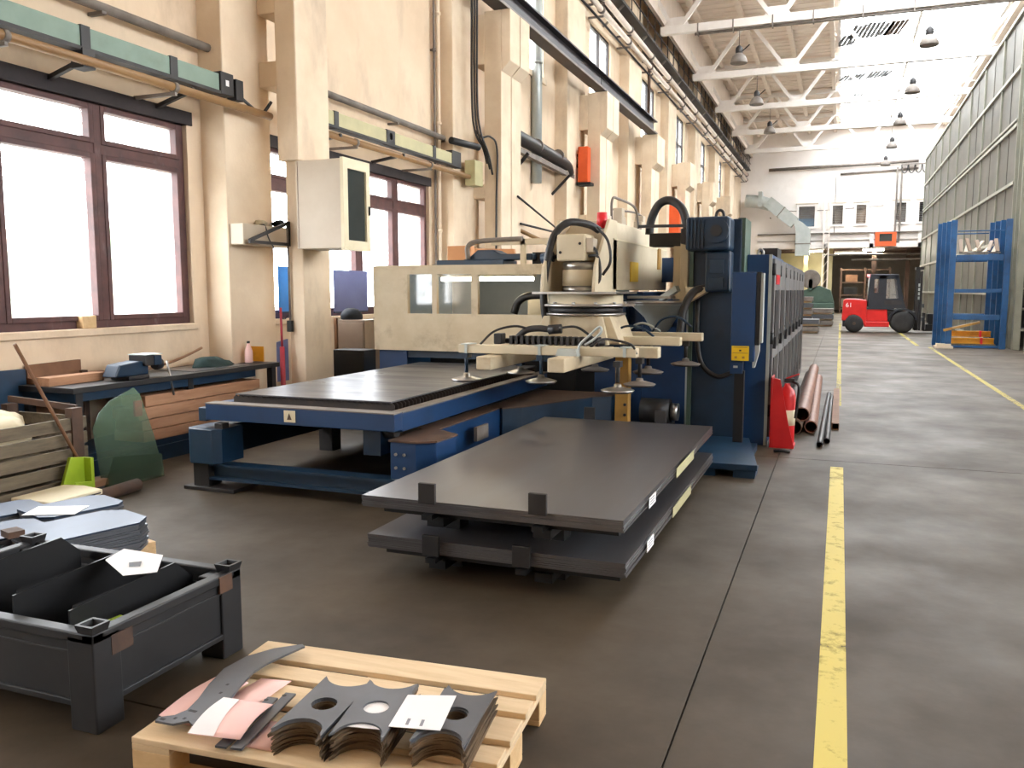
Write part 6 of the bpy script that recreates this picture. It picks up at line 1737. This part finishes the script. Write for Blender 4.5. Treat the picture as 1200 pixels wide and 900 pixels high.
# ================================================================== END WALL FITTINGS
ck = T('display_board', 'orange framed display with a dark screen on the mezzanine edge', 'display', (2.6, 60.0, 4.55))
for (a, b, c, d) in ((1.95, 3.2, 4.42, 4.72), (1.95, 2.2, 4.72, 5.3), (2.95, 3.2, 4.72, 5.3), (2.2, 2.95, 5.2, 5.3)):
    MB().box(a, b, 59.95, 60.12, c, d).build('frame', 'orange', ck)
MB().box(2.2, 2.95, 60.0, 60.12, 4.72, 5.2).build('screen', 'dark_glass', ck)
gd = T('air_duct', 'fat galvanised air duct bending down the end wall', 'duct', (-3.5, 59.6, 4.4))
MB().tube([(-6.2, 59.6, 7.55), (-5.3, 59.6, 7.45), (-4.6, 59.6, 7.25)], 0.42, 12).build('duct_run', 'galv', gd)
MB().box(-5.35, -5.1, 59.2, 60.0, 7.1, 8.1).build('flange', 'galv', gd)
MB().bar((-4.75, 59.6, 7.45), (-3.0, 59.6, 6.0), 0.8, 0.75).build('sloping_run', 'galv', gd)
MB().bar((-3.9, 59.6, 6.745), (-3.85, 59.6, 6.705), 0.84, 0.8).build('seam', 'grey_pipe', gd)
MB().prism([(-3.25, 6.45), (-2.5, 6.0), (-2.0, 5.55), (-2.9, 5.55)], 59.2, 60.0, 'y').build('elbow', 'galv', gd)
MB().box(-2.9, -2.0, 59.2, 60.0, 3.85, 5.55).build('drop', 'galv', gd)
MB().box(-2.93, -1.97, 59.17, 60.03, 4.6, 4.66).build('seam', 'grey_pipe', gd)
for x in (-4.6, -3.2):
    MB().box(x - 0.03, x + 0.03, 60.0, 60.5, 6.4, 6.46).build('bracket', 'grey_pipe', gd)
lc = T('lattice_column', 'pale lattice column rising through the mezzanine edge', 'column', (-1.02, 60.0, 0))
for dx in (-0.17, 0.17):
    MB().box(-1.02 + dx - 0.04, -1.02 + dx + 0.04, 59.95, 60.05, 0, 8.2).build('chord', 'deck', lc)
for k in range(14):
    z = 0.2 + 0.57 * k
    MB().bar((-1.19, 60, z), (-0.85, 60, z + 0.5), 0.04, 0.04).build('lacing', 'deck', lc)
for pts, r, lb in (([(-4.8, 60.3, 9.6), (4.3, 60.3, 9.75)], 0.1, 'long pale pipe across the top of the end wall'), ([(-0.3, 60.4, 9.15), (4.3, 60.4, 9.3)], 0.06, 'thin pipe below the long pipe on the end wall'), ([(3.1, 60.3, 9.4), (3.1, 60.3, 5.1), (3.0, 60.25, 4.9)], 0.06, 'vertical pipe crossing the end wall window, left one'),
                  ([(3.36, 60.3, 9.4), (3.36, 60.3, 5.0), (3.2, 60.25, 4.75), (2.95, 60.2, 4.9)], 0.06, 'vertical pipe crossing the end wall window, right one'), ([(-0.55, 60.45, 4.5), (-0.55, 60.45, 9.0)], 0.02, 'thin vertical cable on the end wall'), ([(-4.5, 60.45, 6.9), (-1.3, 60.45, 6.85), (2.4, 60.45, 7.05)], 0.02, 'thin cable strung along the end wall windows')):
    tag(MB().tube(pts, r, 8, 5).build('wall_pipe', 'grey_pipe'), lb, 'pipe')
t = T('cable_loops', 'row of hanging cable loops at the top right of the end wall', 'cable', (4.0, 60.2, 8.8))
MB().box(3.3, 4.9, 60.15, 60.25, 9.5, 9.6).build('track', 'grey_pipe', t)
for k in range(4):
    x = 3.5 + 0.4 * k
    MB().tube([(x - 0.18, 60.2, 9.5), (x - 0.14, 60.2, 9.15), (x, 60.2, 9.0), (x + 0.14, 60.2, 9.15), (x + 0.18, 60.2, 9.5)], 0.03, 6).build('loop', 'rubber', t)

# stored plates and machines at the far left of the aisle
for i, (x, y, n, lb) in enumerate(((-1.55, 37.5, 5, 'tall stack of grey plates on bearers, nearest at the far floor'), (-1.2, 34.0, 2, 'low stack of dark plates beside the tall stack'), (-0.75, 40.5, 3, 'stack of pale plates farther along the aisle'))):
    t = T('plate_stack', lb, 'stack', (x, y, 0))
    z = 0.0
    for k in range(n):
        MB().box(x - 0.45, x + 0.45, y - 0.5, y - 0.38, z, z + 0.07).build('bearer', 'pine', t)
        MB().box(x - 0.45, x + 0.45, y + 0.38, y + 0.5, z, z + 0.07).build('bearer', 'pine', t)
        MB().box(x - 0.5 + 0.04 * (k % 2), x + 0.5, y - 0.6, y + 0.6, z + 0.07, z + 0.24).build('plate_bundle', 'plate' if k % 2 else 'grey_pipe', t)
        z += 0.27
t = T('green_machine', 'dull green machine standing before the far bay', 'machine', (-0.9, 50, 0))
MB().box(-1.9, -0.3, 49.5, 50.5, 0, 0.9).build('bed', 'green_machine', t, 0.03)
MB().prism([(-1.9, 0.9), (-0.3, 0.9), (-0.5, 1.6), (-1.1, 1.85), (-1.9, 1.6)], 49.6, 50.4, 'y').build('body', 'green_machine', t, 0.03)
MB().lathe((-1.55, 49.55, 2.2), [(0.5, -0.05), (0.52, 0.0), (0.5, 0.05)], 22, 'y').build('wheel', 'grey_pipe', t)
MB().box(-1.65, -1.45, 49.5, 49.7, 1.6, 2.2).build('wheel_post', 'green_machine', t)
t = T('steel_rack', 'brown steel rack with goods in the far bay behind the forklift', 'rack', (1.4, 66, 0))
for x in (0.0, 1.6, 3.2):
    for y in (65.5, 66.5):
        MB().box(x - 0.06, x + 0.06, y - 0.06, y + 0.06, 0, 3.2).build('upright', 'rust', t)
for z in (0.3, 1.2, 2.1, 3.0):
    MB().box(0, 3.2, 65.5, 66.5, z, z + 0.1).build('shelf', 'rust', t)
for i, (x, z, w, h, m_) in enumerate(((0.1, 0.4, 0.7, 0.6, 'room_dark'), (0.95, 0.4, 0.5, 0.45, 'card'), (1.75, 0.4, 0.9, 0.6, 'tray'), (0.2, 1.3, 0.9, 0.5, 'tray'), (1.75, 1.3, 0.6, 0.6, 'rust'), (2.5, 1.3, 0.5, 0.4, 'card'), (0.3, 2.2, 0.8, 0.5, 'brown_wood'), (1.9, 2.2, 0.9, 0.4, 'room_dark'))):
    nm = ['lower left', 'lower left centre', 'lower right', 'second shelf left', 'second shelf middle', 'second shelf right', 'upper left', 'upper right']
    tag(B(x, x + w, 65.6, 66.4, z, z + h).build('storage_box', m_, bevel=0.01), 'box at the %s of the brown far rack' % nm[i], 'box', 'boxes on the far rack')
t = T('small_machine', 'dark small machine in front of the yellow partition in the bay', 'machine', (-2.6, 63, 0))
MB().box(-3.4, -1.8, 62.6, 63.4, 0, 0.9).build('bed', 'dark_steel', t, 0.02)
for x in (-3.2, -2.6, -2.1):
    MB().cyl((x, 63, 0.9), (x, 63, 1.5), 0.12, 0.06, n=10).build('spindle', 'dark_steel', t)
MB().box(-3.3, -1.9, 62.8, 63.2, 1.9, 2.0).build('cross_rail', 'dark_steel', t)
for x in (-3.3, -1.95):
    MB().box(x - 0.05, x + 0.05, 62.95, 63.05, 0.9, 1.95).build('stay', 'dark_steel', t)

# daylight bay fittings far left, seen past the machine: cable rack posts
del lamp0
